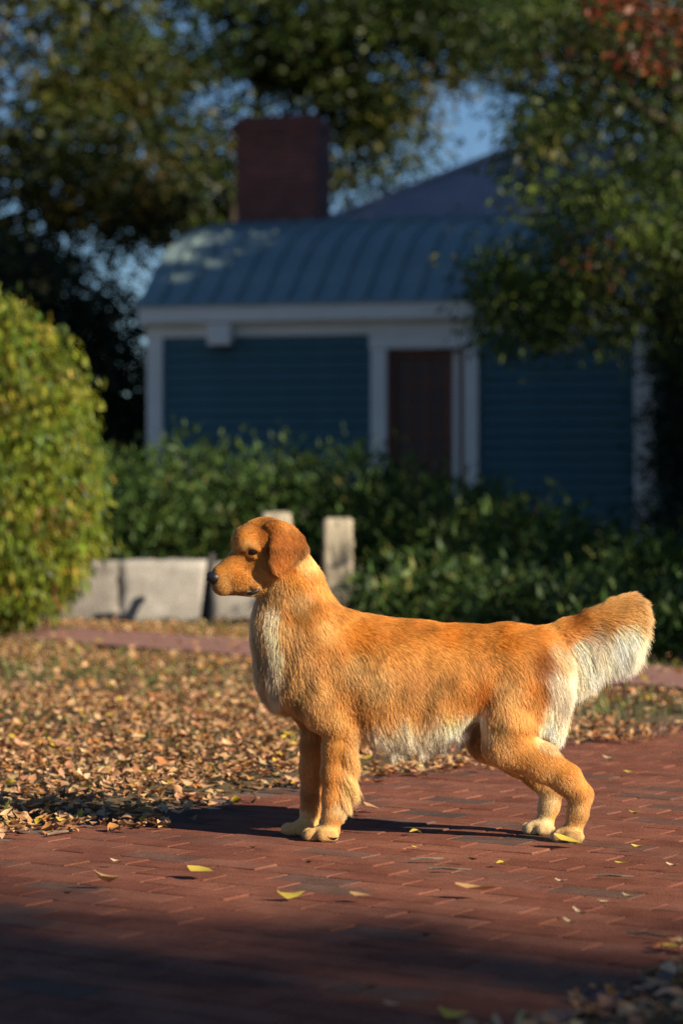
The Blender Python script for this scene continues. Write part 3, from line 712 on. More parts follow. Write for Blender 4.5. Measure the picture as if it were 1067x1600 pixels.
# grass
n = 26000
gx_, gy_, off = litter_pts(n, (6.2, 18.2), .8)
kk = (off < OFF_L - .06) & ~on_cross(gx_, gy_) & (rng.random(n) < np.clip(1.15 - (.62 + .38 * np.sin(gx_ * 1.9 + gy_ * .9) * np.sin(gy_ * 1.35 + .5)), .15, 1) * np.where(gy_ > 9.5, 1.0, .35))
gx_, gy_ = gx_[kk], gy_[kk]; n = len(gx_)
BL_T = (np.array([(-.06, 0, 0), (.06, 0, 0), (.04, .12, .6), (0.0, .35, 1.0)]), np.array([(0, 1, 2, 3)]))
a = rng.uniform(0, 2 * np.pi, n); ca, sa = np.cos(a), np.sin(a); z0 = np.zeros(n); o1 = np.ones(n)
Rg = np.stack([np.stack([ca, -sa, z0], -1), np.stack([sa, ca, z0], -1), np.stack([z0, z0, o1], -1)], 1)
v, f, c = scatter(BL_T, np.stack([gx_, gy_, lawn_h(gx_, gy_) - .005], -1), Rg, rng.uniform(.03, .075, n), shuffle_cols(n, [(0.09, 0.13, 0.025), (0.15, 0.17, 0.04), (0.22, 0.19, 0.08)], [3, 3, 2]))
tag(link('grass', mesh('grass', v, f, c), M['grass']), 'thin grass blades showing through the fallen leaves', 'grass', kind='stuff')
# ------------------------------------------------------------------ the dog
# Its profile is laid out in photo pixels on the plane DOG_Y (SC px per metre); w is px towards the camera.
SC = FPX / DOG_Y; GPY = 800 + CAM_H * SC
def dog_to_local(P):      # (px, py, w) -> metres, relative to the dog's base
    P = np.asarray(P, dtype=np.float64)
    return np.stack([(P[..., 0] - 533.5) / SC, -P[..., 2] / SC, (GPY - P[..., 1]) / SC], -1)
G0 = np.array([306.0, 786.0, -112.0]); GS = 2.5
GN = (int(735 / GS), int(532 / GS), int(224 / GS))
ax = [G0[i] + GS * np.arange(GN[i]) for i in range(3)]
fld = np.full(GN, 60.0, dtype=np.float32)
HEAD_P = np.array([455.0, 870.0, 0.0]); HEAD_YAW = R(15)
def head_xf(p):           # head is modelled in pure profile, then turned a little towards the camera
    p = np.array(p, float) - HEAD_P; c, s = math.cos(HEAD_YAW), math.sin(HEAD_YAW)
    x = p[0] / c * .985; return np.array([c * x + s * p[2] * .6, p[1], -s * x + c * p[2]]) + HEAD_P
def head_dirs():
    c, s = math.cos(HEAD_YAW), math.sin(HEAD_YAW); return np.array([[c, 0, -s], [0, 1, 0], [s, 0, c]])
def sub(lo, hi):
    sl = []
    for i in range(3):
        a = max(0, int((lo[i] - G0[i]) / GS) - 1); b = min(GN[i], int((hi[i] - G0[i]) / GS) + 2); sl.append(slice(a, max(a, b)))
    X = ax[0][sl[0]][:, None, None]; Y = ax[1][sl[1]][None, :, None]; W = ax[2][sl[2]][None, None, :]
    return tuple(sl), X, Y, W
def smin(a, b, k):
    h = np.clip(.5 + .5 * (b - a) / k, 0, 1); return b * (1 - h) + a * h - k * h * (1 - h)
def add(sl, d, k, cut=False):
    if cut: fld[sl] = -smin(-fld[sl], d.astype(np.float32), k)
    else: fld[sl] = smin(fld[sl], d.astype(np.float32), k)
def cone(a, b, ra, rb, lat=1.0, k=14.0):
    a = np.array(a, float); b = np.array(b, float); m = max(ra, rb) + k * 1.5 + 6
    lo = np.minimum(a, b) - m; hi = np.maximum(a, b) + m
    sl, X, Y, W = sub(lo, hi); ba = b - a; ba_s = ba * np.array([1, 1, 1 / lat])
    px_, py_, pw_ = X - a[0], Y - a[1], (W - a[2]) / lat
    t = np.clip((px_ * ba_s[0] + py_ * ba_s[1] + pw_ * ba_s[2]) / (ba_s @ ba_s), 0, 1)
    d = np.sqrt((px_ - t * ba_s[0]) ** 2 + (py_ - t * ba_s[1]) ** 2 + (pw_ - t * ba_s[2]) ** 2) - (ra + (rb - ra) * t)
    add(sl, d, k)
def chain(pts, lat=1.0, k=14.0):
    for p, q in zip(pts[:-1], pts[1:]): cone(p[:3], q[:3], p[3], q[3], lat, k)
def ell(c, r, rot=0.0, k=10.0, head=False, cut=False):
    c = np.array(c, float); r = np.array(r, float)
    A = np.eye(3); cr, sr = math.cos(rot), math.sin(rot); A = np.array([[cr, sr, 0], [-sr, cr, 0], [0, 0, 1]])
    if head:
        c = head_xf(c); A = A @ head_dirs().T
    m = r.max() + k * 1.5 + 5; sl, X, Y, W = sub(c - m, c + m)
    d0, d1, d2_ = X - c[0], Y - c[1], W - c[2]
    q = [(A[i, 0] * d0 + A[i, 1] * d1 + A[i, 2] * d2_) / r[i] for i in range(3)]
    k0 = np.sqrt(q[0] ** 2 + q[1] ** 2 + q[2] ** 2); k1 = np.sqrt((q[0] / r[0]) ** 2 + (q[1] / r[1]) ** 2 + (q[2] / r[2]) ** 2) + 1e-6
    add(sl, k0 * (k0 - 1) / k1, k, cut)
def hcone(a, b, ra, rb, lat=1.0, k=8.0): cone(head_xf(a), head_xf(b), ra, rb, lat, k)

def slab(poly, wfun, th, rnd, k=4.0, head=False):
    poly = np.array(poly, float); lo2 = poly.min(0) - 30; hi2 = poly.max(0) + 30
    sl, X, Y, W = sub((lo2[0], lo2[1], -112), (hi2[0], hi2[1], 112))
    if head:
        c, s_ = math.cos(HEAD_YAW), math.sin(HEAD_YAW); m = np.array([[c * .985 / c, s_ * .6], [-s_ * .985 / c, c]]); mi = np.linalg.inv(m)
        dx, dw = X - HEAD_P[0], W - HEAD_P[2]
        x = mi[0, 0] * dx + mi[0, 1] * dw + HEAD_P[0]; w = mi[1, 0] * dx + mi[1, 1] * dw; y = Y + 0 * x
    else: x, y, w = X + 0 * W, Y + 0 * W, W + 0 * X
    x, y, w = np.broadcast_arrays(x, y, w)
    d2_ = np.full(x.shape, 1e9); ins = np.zeros(x.shape, bool); n = len(poly)
    for i in range(n):
        a, b = poly[i], poly[(i + 1) % n]; e = b - a
        t = np.clip(((x - a[0]) * e[0] + (y - a[1]) * e[1]) / (e @ e), 0, 1)
        d2_ = np.minimum(d2_, (x - a[0] - t * e[0]) ** 2 + (y - a[1] - t * e[1]) ** 2)
        cr = ((a[1] > y) != (b[1] > y)) & (x < (b[0] - a[0]) * (y - a[1]) / (b[1] - a[1] + 1e-9) + a[0]); ins ^= cr
    d2_ = np.where(ins, -1, 1) * np.sqrt(d2_)
    dw = np.abs(w - wfun(x, y)) - (th(x, y) if callable(th) else th)
    d = np.sqrt(np.maximum(d2_ + rnd, 0) ** 2 + np.maximum(dw + rnd, 0) ** 2) + np.minimum(np.maximum(d2_, dw) + rnd, 0) - rnd
    add(sl, d, k)
# trunk and neck
ell((432, 1000, 0), (36, 80, 42), -.14, 16)
ell((437, 1058, 0), (33, 50, 38), -.2, 14)
ell((625, 1080, 0), (110, 64, 50), -.09, 18)
for s in (-1, 1):
    ell((632, 1078, 22 * s), (128, 69, 41), -.10, 22)
    ell((592, 1087, 24 * s), (62, 61, 38), -.06, 14); ell((694, 1076, 22 * s), (66, 60, 36), -.12, 14)
for s in (-1, 1): ell((862, 1085, 22 * s), (20, 72, 17), .06, 12)
chain([(488, 1032, 0, 74), (580, 1048, 0, 78), (650, 1048, 0, 74), (725, 1046, 0, 66), (795, 1040, 0, 60), (838, 1034, 0, 48)], .84, 24)
cone((478, 1062, 0), (560, 1082, 0), 52, 48, .85, 20)
chain([(446, 868, 0, 35), (459, 925, 0, 46), (478, 985, 0, 60), (500, 1030, 0, 68)], .74, 22)
cone((540, 985, 0), (610, 1002, 0), 30, 26, .8, 20)
cone((790, 1008, 0), (850, 1008, 0), 30, 24, 1.0, 18)
# tail: bone and the plume's undercoat
slab([(862, 982), (900, 968), (935, 950), (962, 936), (985, 930), (1003, 938), (1012, 962), (1003, 986), (984, 1010), (955, 1026), (928, 1038), (903, 1058), (888, 1056), (872, 1030)],
     lambda x, y: 0 * x, lambda x, y: 13 - 6 * np.clip((y - 960) / 90, 0, 1), 7, 6)
chain([(846, 1000, 0, 19), (880, 984, 0, 14), (915, 968, 0, 10), (950, 952, 0, 7), (976, 944, 0, 4)], 1.0, 12)
def front_leg(s, dx, dz=0):
    w = 30 * s
    ell((508 + dx * .3, 1062, w * 1.15), (46, 70, 22), .12, 26)
    chain([(505 + dx * .5, 1092, w * 1.1, 32), (532 + dx, 1136, w * 1.05, 26)], .75, 24)
    chain([(533 + dx, 1130, w * 1.05, 26), (527 + dx, 1165, w, 23.5), (523 + dx, 1205, w, 20.5), (521 + dx, 1245, w, 16.5), (520 + dx, 1268, w, 15.5), (516 + dx, 1288, w, 15)], .85, 8)
    ell((509 + dx, 1296, w), (21, 12.5, 17), 0, 6)
    for tx, tw, r_, rx in ((487, -4.5, 10, 14), (491, 6.5, 10.5, 14), (513, 16, 10.5, 17), (503, -15, 9.5, 15)):
        ell((tx + dx, 1299, w + tw), (rx, r_, 6.0), .12, 1.4)
        ell((tx + dx - rx * .45, 1300.5, w + tw), (8.5, 9, 6.3), 0, 1.2)
front_leg(1, 0); front_leg(-1, -34)
def hind_leg(s, dx):
    w = 36 * s
    ell((822, 1052, w * .8), (50, 62, 27), -.1, 18)
    ell((800 + dx * .3, 1108, w * 1.0), (48, 60, 25), .35, 16)
    chain([(792 + dx * .3, 1130, w, 40), (786 + dx * .5, 1160, w, 33), (840 + dx * .8, 1185, w * 1.1, 28), (880 + dx, 1212, w * 1.15, 22), (900 + dx, 1236, w * 1.2, 18)], .75, 12)
    cone((868 + dx * .9, 1196, w * 1.1), (908 + dx, 1232, w * 1.2), 11, 10, .6, 9)
    chain([(901 + dx, 1238, w * 1.2, 19), (898 + dx, 1264, w * 1.2, 15.5), (892 + dx, 1286, w * 1.2, 14)], .85, 7)
    ell((885 + dx, 1296, w * 1.2), (20, 12.5, 16), 0, 6)
    for tx, tw, r_, rx in ((869, -4.5, 10, 13), (873, 6.5, 10.5, 13), (892, 15.5, 10.5, 15), (884, -15, 9.5, 14)):
        ell((tx + dx, 1299, w * 1.2 + tw), (rx, r_, 6.0), .12, 1.4)
        ell((tx + dx - rx * .45, 1300.5, w * 1.2 + tw), (8, 9, 6.2), 0, 1.2)
hind_leg(1, 0); hind_leg(-1, -37)
# head
ell((412, 846, 0), (44, 37, 35), -.2, 8, True); ell((440, 845, 0), (26, 29, 29), 0, 8, True)
for s in (-1, 1):
    ell((381, 847, 14 * s), (19, 22, 15), 0, 10, True)
    ell((411, 882, 16 * s), (30, 28, 17), .3, 9, True)
    ell((362, 908, 10 * s), (28, 17, 11), -.22, 5, True)
    ell((388, 915, 15 * s), (17, 14, 8), -.2, 6, True)
hcone((392, 884, 0), (348, 901, 0), 27, 18, .8, 9)
hcone((346, 896, 0), (374, 872, 0), 12, 17, 1.0, 9)
for s in (-1, 1):
    ell((346, 915, 7 * s), (15, 14, 9), 0, 5, True)
hcone((346, 921, 0), (408, 916, 0), 7.5, 15, .9, 5)
for s in (-1, 1):
    ell((391, 862, 29.0 * s), (6.5, 4.2, 6), .1, 2.5, True, True)            # eye socket
    ell((392, 856.3, 26.8 * s), (11, 4.8, 5.5), .16, 2.5, True)                   # brow
    ell((390, 869.5, 25.5 * s), (9, 3, 3.4), .25, 3, True)                       # lower lid
    ell((424, 826, 27 * s), (18, 12, 9), -.3, 7, True)
EAR = [(407, 819), (428, 813), (452, 819), (470, 836), (479, 857), (469, 868), (455, 882), (440, 894), (427, 898), (418, 892), (413, 878), (415, 850), (417, 830)]
for s in (-1, 1):
    slab(EAR, lambda x, y, s=s: s * (28 + 14 * np.clip((y - 812) / 45, 0, 1) - 10 * np.clip((x - 450) / 35, 0, 1) + 3 * np.sin((x - 410) * .09)), 5.0, 4.5, 2.0, True)

def surface_nets(f):
    n0, n1, n2 = f.shape; s = f < 0
    c = np.zeros((n0 - 1, n1 - 1, n2 - 1), dtype=np.uint8)
    for i in (0, 1):
        for j in (0, 1):
            for k in (0, 1): c += s[i:n0 - 1 + i, j:n1 - 1 + j, k:n2 - 1 + k]
    act = np.argwhere((c > 0) & (c < 8)); idx = -np.ones(c.shape, dtype=np.int64); idx[tuple(act.T)] = np.arange(len(act))
    acc = np.zeros((len(act), 3)); cnt = np.zeros(len(act))
    cor = [(i, j, k) for i in (0, 1) for j in (0, 1) for k in (0, 1)]
    fv = {o: f[act[:, 0] + o[0], act[:, 1] + o[1], act[:, 2] + o[2]] for o in cor}
    for a in cor:
        for d in range(3):
            if a[d]: continue
            b = list(a); b[d] = 1; b = tuple(b); fa, fb = fv[a], fv[b]; m = (fa < 0) != (fb < 0)
            t = np.where(m, fa / np.where(m, fa - fb, 1), 0)
            p = np.tile(np.array(a, float), (len(act), 1)); p[:, d] = t
            acc[m] += p[m]; cnt[m] += 1
    V = act + acc / cnt[:, None]; Fq = []
    for d in range(3):
        e, g_ = [(1, 2), (2, 0), (0, 1)][d]
        sh = list(f.shape); A = [slice(None)] * 3; B = [slice(None)] * 3; A[d] = slice(0, sh[d] - 1); B[d] = slice(1, sh[d])
        ch = np.argwhere(s[tuple(A)] != s[tuple(B)])
        ok = (ch[:, e] > 0) & (ch[:, g_] > 0) & (ch[:, e] < sh[e] - 1) & (ch[:, g_] < sh[g_] - 1); ch = ch[ok]
        flip = s[tuple(A)][tuple(ch.T)]
        q = []
        for de, dg in ((0, 0), (-1, 0), (-1, -1), (0, -1)):
            cc = ch.copy(); cc[:, e] += de; cc[:, g_] += dg; q.append(idx[tuple(cc.T)])
        q = np.stack(q, 1); q[~flip] = q[~flip][:, ::-1]; Fq.append(q)
    return V, np.concatenate(Fq)
DV, DF = surface_nets(fld)
DV = G0 + GS * DV
# drop stray pieces, then relax the surface a little
def relax(V, F, it, lam=.5):
    E = np.concatenate([F[:, [i, (i + 1) % 4]] for i in range(4)]); deg = np.bincount(E.ravel(), minlength=len(V)).astype(float)
    for _ in range(it):
        S_ = np.zeros_like(V)
        for d in range(3): S_[:, d] = np.bincount(E[:, 0], V[E[:, 1], d], len(V)) + np.bincount(E[:, 1], V[E[:, 0], d], len(V))
        V = V + lam * (S_ / deg[:, None] - V)
    return V
DV = relax(DV, DF, 2)
DV[:, 1] = np.minimum(DV[:, 1], GPY - .3)

# ---- coat: direction, length, lift and colour (some with painted light and shade) given at guide points of the profile
RUST, GOLD, LGT, CRM, WHT = (0.18, 0.042, 0.006), (0.45, 0.158, 0.028), (0.60, 0.275, 0.075), (0.72, 0.46, 0.20), (0.90, 0.73, 0.49)
FRN = (0.44, 0.23, 0.08)  # forechest fur, darkened to carry the shade on the chest front
DRK = (0.03, 0.014, 0.009)
# (px, py, dir x, dir y, length cm, lift, colour, sigma px)
GUIDE = [
 (330, 905, 1, .1, .25, .15, DRK, 6), (345, 892, 1, -.5, .5, .1, GOLD, 10), (362, 872, 1, -.6, .6, .1, GOLD, 12), (352, 908, 1, .25, .5, .1, LGT, 12), (375, 900, 1, .35, .7, .1, GOLD, 14),
 (345, 926, 1, .3, .4, .15, LGT, 7), (337, 924, 1, .3, .3, .15, (.16, .07, .03), 5), (372, 926, 1, .15, .6, .15, LGT, 9), (397, 922, 1, .2, .25, .1, DRK, 4.5), (404, 919, 1, .3, .6, .1, LGT, 8), (390, 931, 1, .4, .8, .2, CRM, 6),
 (368, 848, .8, -1, .7, .1, GOLD, 12), (372, 830, .9, -.8, .8, .12, GOLD, 12), (395, 815, 1, -.3, 1.0, .15, GOLD, 12), (420, 806, 1, .1, 1.3, .2, GOLD, 14), (398, 838, 1, -.3, .8, .1, GOLD, 14),
 (378, 852, .5, -1, .5, .1, LGT, 6), (394, 850, 1, -.2, .5, .1, LGT, 7), (391, 862, 1, .2, .2, .05, DRK, 6.6), (381, 864, 1, .4, .3, .05, (.10, .03, .01), 3.5), (384, 870, 1, .6, .5, .1, GOLD, 8), (402, 872, 1, .5, .9, .1, GOLD, 12), (412, 900, 1, .5, 1.4, .15, LGT, 14), (425, 912, 1, .8, 2.0, .2, LGT, 12),
 (420, 830, .2, 1, 1.4, .1, RUST, 12), (445, 830, .3, 1, 2.2, .1, RUST, 16), (430, 860, .1, 1, 2.2, .1, RUST, 18), (455, 855, .25, 1, 2.4, .12, RUST, 18), (425, 890, 0, 1, 2.0, .12, (.27, .065, .009), 14), (470, 858, .5, 1, 2.2, .15, RUST, 12), (450, 882, .1, 1, 2.0, .15, (.27, .065, .009), 10),
 (452, 815, .9, .5, 2.0, .2, GOLD, 12), (488, 865, .6, 1, 3.5, .16, LGT, 11), (462, 905, .35, 1, 3.6, .14, (.58, .20, .025), 20), (490, 905, .5, 1, 4.0, .2, GOLD, 20), (478, 880, .5, 1, 3.6, .2, (.68, .36, .11), 11), (435, 920, .25, 1, 4.0, .25, LGT, 16),  # holds a pale band painted for the light along the neck
 (515, 930, .8, 1, 3.6, .2, GOLD, 22), (480, 955, .35, 1, 3.8, .14, GOLD, 26), (405, 945, .1, 1, 4.5, .25, FRN, 16), (392, 985, .05, 1, 5.5, .2, FRN, 18), (400, 1040, .15, 1, 6.0, .2, FRN, 18), (424, 955, 0.15, 1, 4.7, .12, (.80, .58, .33), 6.5), (426, 969, 0.15, 1, 5.0, .12, (.80, .58, .33), 6.5), (428, 983, 0.15, 1, 5.3, .12, (.80, .58, .33), 6.5), (430, 997, 0.15, 1, 5.5, .12, (.80, .58, .33), 6.5), (430, 1011, 0.15, 1, 5.8, .12, (.80, .58, .33), 6.5), (430, 1025, 0.03, 1, 5.8, .12, (.80, .58, .33), 6.5), (430, 1039, 0.03, 1, 5.8, .12, (.80, .58, .33), 6.5), (428, 1053, 0.03, 1, 5.8, .12, (.80, .58, .33), 6.5), (426, 1067, 0.03, 1, 5.8, .12, (.80, .58, .33), 6.5), (425, 1081, 0.03, 1, 5.8, .12, (.80, .58, .33), 6.5), (404, 1010, .1, 1, 5.5, .16, FRN, 9), (402, 1055, .1, 1, 5.5, .16, FRN, 9), (452, 1030, .3, 1, 5.0, .15, LGT, 14), (446, 985, .3, 1, 5.0, .15, LGT, 12),
 (412, 1085, .3, 1, 6.0, .2, FRN, 16), (450, 1095, .7, 1, 5.0, .25, (.58, .27, .07), 20), (470, 1055, .5, 1, 5.0, .2, LGT, 22), (460, 1000, .35, 1, 5.0, .2, LGT, 20), (445, 1120, .4, 1, 3.0, .25, GOLD, 16),
 (545, 950, 1, .5, 3.4, .2, GOLD, 24), (520, 1000, .6, 1, 3.2, .14, GOLD, 32), (520, 1060, .35, 1, 3.0, .12, (.58, .25, .060), 30), (500, 1100, .3, 1, 3.0, .15, LGT, 22), (545, 1100, .4, 1, 3.0, .15, GOLD, 24),
 (600, 970, 1, .15, 3.4, .2, (.37, .11, .015), 26), (670, 975, 1, .12, 3.2, .18, (.36, .105, .014), 30), (745, 980, 1, .12, 3.0, .18, (.36, .105, .014), 30), (815, 985, 1, .2, 3.2, .18, (.37, .11, .015), 28),
 (590, 1040, .4, .9, 3.2, .12, GOLD, 34), (670, 1035, .5, .85, 3.0, .1, GOLD, 36), (740, 1040, .5, .85, 3.0, .1, GOLD, 32), (600, 1090, .25, 1, 3.2, .12, (.58, .25, .060), 28), (670, 1090, .3, 1, 3.2, .12, (.58, .25, .060), 30), (725, 1085, .3, 1, 3.2, .12, GOLD, 22), (750, 1082, .4, 1, 3.0, .12, (.26, .052, .004), 15),
 (565, 1118, .4, 1, 3.2, .12, GOLD, 14), (600, 1119, .2, 1, 2.0, .12, (.57, .24, .056), 13), (650, 1115, .25, 1, 2.0, .12, (.57, .24, .056), 13), (700, 1108, .25, 1, 2.0, .12, (.57, .24, .056), 13), (735, 1098, .2, 1, 2.0, .12, GOLD, 12),
 (572, 1143, .3, 1, 7.5, .18, WHT, 13), (590, 1160, .25, 1, 8.5, .2, WHT, 14), (640, 1158, .2, 1, 8.5, .2, WHT, 14), (690, 1150, .2, 1, 7.5, .2, WHT, 14), (728, 1138, .2, 1, 6, .2, WHT, 13), (598, 1143, .25, 1, 9.4, .2, WHT, 17), (625, 1141, .25, 1, 9.4, .2, WHT, 17), (650, 1139, .2, 1, 9.2, .2, WHT, 17), (675, 1136, .2, 1, 8.8, .2, WHT, 17), (702, 1131, .2, 1, 8.4, .2, WHT, 17), (735, 1122, .15, 1, 5.4, .2, WHT, 14), (752, 1140, .1, 1, 3.6, .2, CRM, 9), (738, 1156, .1, 1, 3.0, .15, LGT, 13),
 (800, 1040, .6, .9, 3.2, .12, GOLD, 30), (790, 1090, .1, 1, 3.2, .12, (.58, .25, .060), 28), (830, 1090, .2, 1, 3.4, .12, GOLD, 24), (845, 1030, .6, .9, 3.0, .12, RUST, 15), (560, 990, .7, .9, 3.0, .12, (.40, .10, .009), 16), (700, 985, .9, .3, 3, .12, (.38, .09, .008), 14), (790, 995, .9, .4, 3, .12, (.38, .09, .008), 14), (590, 1065, .5, 1, 3.0, .1, (.70, .36, .11), 18), (555, 1045, .5, 1, 3.0, .1, (.66, .32, .09), 14), (505, 985, .5, 1, 3, .1, (.64, .30, .08), 12), (500, 945, .5, 1, 3, .12, (.36, .11, .016), 9), (470, 935, .35, 1, 3.4, .12, (.66, .33, .10), 12), (520, 1120, .2, 1, 2.4, .1, (.66, .31, .08), 14), (640, 1060, .7, .7, 3, .1, (.56, .22, .05), 18), (785, 1075, .2, 1, 3, .1, (.64, .30, .08), 14), (815, 1120, .2, 1, 3, .1, (.60, .26, .06), 12), (835, 1075, .3, 1, 3, .1, (.40, .10, .01), 11), (770, 1130, .05, 1, 3.0, .12, LGT, 18), (775, 1170, .3, 1, 2.4, .14, LGT, 14), (810, 1150, .4, .9, 2.6, .12, GOLD, 18),  # includes painted highlights on shoulder, ribs and thigh, and the neck ruff's shadow
 (868, 1020, .45, 1, 6.5, .25, CRM, 10), (872, 1050, .3, 1, 8.0, .24, WHT, 18), (870, 1090, .2, 1, 8.0, .24, WHT, 19), (864, 1125, .15, 1, 7, .22, WHT, 17), (852, 1155, .3, 1, 3.5, .2, CRM, 10),
 (842, 1180, .75, .7, 1.8, .1, GOLD, 14), (880, 1200, .7, .8, 1.6, .12, GOLD, 14), (905, 1225, .3, 1, 1.8, .15, GOLD, 12), (870, 1225, .4, 1, 1.6, .15, LGT, 12), (912, 1250, .05, 1, 2.4, .18, LGT, 10), (898, 1258, -.05, 1, 1.3, .1, (.55, .27, .08), 10), (885, 1275, -.3, 1, 1.0, .1, LGT, 12), (880, 1300, -.5, .8, .5, .05, (.62, .34, .11), 14),
 (855, 1255, -.1, 1, 1.2, .1, CRM, 12), (845, 1295, -.5, .8, .5, .05, (.72, .48, .22), 14), (835, 1215, .3, 1, 2.5, .2, LGT, 14),
 (525, 1150, 0, 1, 1.8, .1, GOLD, 16), (515, 1190, 0, 1, 1.2, .1, GOLD, 14), (514, 1235, 0, 1, 1.0, .1, GOLD, 14), (512, 1272, -.3, 1, .9, .1, LGT, 12), (498, 1300, -.6, .7, .5, .05, (.62, .34, .11), 14), (470, 1298, -.6, .7, .5, .05, (.62, .34, .11), 14),
 (556, 1138, .35, 1, 4.5, .2, LGT, 10), (551, 1165, .55, 1, 10, .3, (.68, .33, .09), 8), (545, 1200, .5, 1, 10, .3, (.70, .38, .12), 8), (541, 1230, .4, 1, 9, .3, (.70, .40, .14), 8), (536, 1256, .3, 1, 4.5, .28, CRM, 8),
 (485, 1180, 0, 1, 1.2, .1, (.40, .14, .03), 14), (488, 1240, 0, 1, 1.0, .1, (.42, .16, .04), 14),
 (870, 978, 1, -.25, 3.0, .12, GOLD, 14), (895, 968, 1, -.3, 3.4, .12, RUST, 13), (925, 954, 1, -.4, 4.0, .16, (.56, .22, .045), 14), (955, 942, 1, -.45, 4.5, .18, (.50, .22, .055), 14), (985, 934, 1, -.3, 4.5, .2, (.52, .25, .075), 13), (1004, 945, 1, .2, 4.5, .2, (.54, .29, .10), 11), (1012, 970, .8, .7, 4.5, .22, (.60, .36, .15), 10),
 (905, 985, 1, -.1, 4.0, .12, GOLD, 9), (940, 972, 1, -.1, 4.5, .12, (.48, .20, .045), 11), (975, 962, 1, .1, 4.5, .14, (.50, .23, .06), 12), (1000, 965, 1, .3, 4.5, .16, (.52, .27, .09), 10), (880, 1000, .6, .7, 3.6, .14, GOLD, 8),
 (886, 1016, .45, 1, 8.9, .2, WHT, 12), (915, 1004, .5, 1, 9.4, .22, WHT, 13), (945, 996, .45, 1, 9.9, .22, WHT, 13), (975, 990, .4, 1, 9.9, .22, WHT, 13), (1002, 990, .35, 1, 8.9, .24, (.8, .62, .38), 10), (900, 1050, .25, 1, 9.4, .25, WHT, 12), (930, 1040, .3, 1, 9.4, .25, WHT, 12), (965, 1028, .3, 1, 8.9, .25, WHT, 12), (992, 1015, .25, 1, 8.4, .25, WHT, 10), (895, 1072, .1, 1, 9.4, .25, WHT, 10),
]
GA = np.array([[g_[0], g_[1], g_[2], g_[3], g_[4], g_[5], *[v ** p_ if g_[6] != DRK else v for v, p_ in zip(g_[6], (.64, .71, .77))], g_[7]] for g_ in GUIDE])
face = (GA[:, 0] < 413) & (GA[:, 1] < 935); GA[face, 6:9] *= np.array([.95, .88, .78])     # the face is a deeper gold
gd = GA[:, 2:4] / np.linalg.norm(GA[:, 2:4], axis=1)[:, None]
def wob(P, f, ph):        # smooth cheap noise of a position in px
    x, y, z = P[:, 0] * f, P[:, 1] * f, P[:, 2] * f
    return (np.sin(x * 1.0 + 1.7 * np.sin(y * .9 + ph) + ph) + np.sin(y * 1.3 + 1.5 * np.sin(z * 1.1 + x * .7 + ph * 2)) + np.sin(z * 1.2 + 1.3 * np.sin(x * 1.4 + ph * 3))) / 3

def coat(P):
    out = []
    P = P + np.stack([wob(P, .16, 7.0), wob(P, .19, 9.0), 0 * P[:, 0]], 1) * 3.0
    for i in range(0, len(P), 20000):
        p = P[i:i + 20000]; d2 = (p[:, None, 0] - GA[None, :, 0]) ** 2 + (p[:, None, 1] - GA[None, :, 1]) ** 2
        s2 = GA[None, :, 9] ** 2
        w = np.exp(-d2 / (2 * s2)) * (200 / s2) ** .5 + 1e-5 / (1 + d2 / 400)
        wc = w ** 2.2; wc /= wc.sum(1)[:, None]; w /= w.sum(1)[:, None]
        out.append(np.concatenate([w @ gd, w @ GA[:, 4:6], wc @ GA[:, 6:9]], 1))
    return np.concatenate(out)
cv = coat(DV); vcol = cv[:, 4:7] * (1 + .12 * wob(DV, .11, 2.0))[:, None]
dog = empty('golden_retriever', (0, DOG_Y, 0))
tag(dog, 'golden retriever standing in profile on the brick path with tail raised', 'dog')
bodyme = mesh('body', dog_to_local(DV), DF, np.clip(vcol * .8, .004, .9), smooth=True)
def mat_skin():
    m, nt, b = new_mat('undercoat'); at = N(nt, 'ShaderNodeAttribute', attribute_name='col')
    nt.links.new(at.outputs['Color'], b.inputs['Base Color']); b.inputs['Roughness'].default_value = .8; b.inputs['Specular IOR Level'].default_value = .1
    return m
body = link('body', bodyme, mat_skin(), dog)

# ---- hair
def grow(n_hair, seed):
    r = np.random.default_rng(seed)
    T = np.concatenate([DF[:, [0, 1, 2]], DF[:, [0, 2, 3]]]); A, B, C_ = DV[T[:, 0]], DV[T[:, 1]], DV[T[:, 2]]
    nn_ = np.cross(B - A, C_ - A); ar = np.linalg.norm(nn_, axis=1)
    cen = (A + B + C_) / 3; cc = coat(cen)
    wt = ar * np.clip(1.0 + (2.0 - cc[:, 2]) * .45, .75, 2.2) * np.where(cen[:, 1] > GPY - 5, .15, 1) * np.where((cen[:, 0] > 880) & (cen[:, 1] < 1090), 1.4, 1)
    t = r.choice(len(T), n_hair, p=wt / wt.sum()); u, v = r.random(n_hair), r.random(n_hair); fl = u + v > 1; u[fl], v[fl] = 1 - u[fl], 1 - v[fl]
    P = A[t] + (B - A)[t] * u[:, None] + (C_ - A)[t] * v[:, None]
    # smooth vertex normals
    VN = np.zeros_like(DV); fn = np.cross(DV[DF[:, 1]] - DV[DF[:, 0]], DV[DF[:, 3]] - DV[DF[:, 0]])
    for i in range(4):
        for d in range(3): VN[:, d] += np.bincount(DF[:, i], fn[:, d], len(DV))
    VN /= np.linalg.norm(VN, axis=1)[:, None] + 1e-9
    Nn = VN[T[t, 0]] * (1 - u - v)[:, None] + VN[T[t, 1]] * u[:, None] + VN[T[t, 2]] * v[:, None]; Nn /= np.linalg.norm(Nn, axis=1)[:, None]
    return P, Nn
P, Nn = grow(420000, 3)
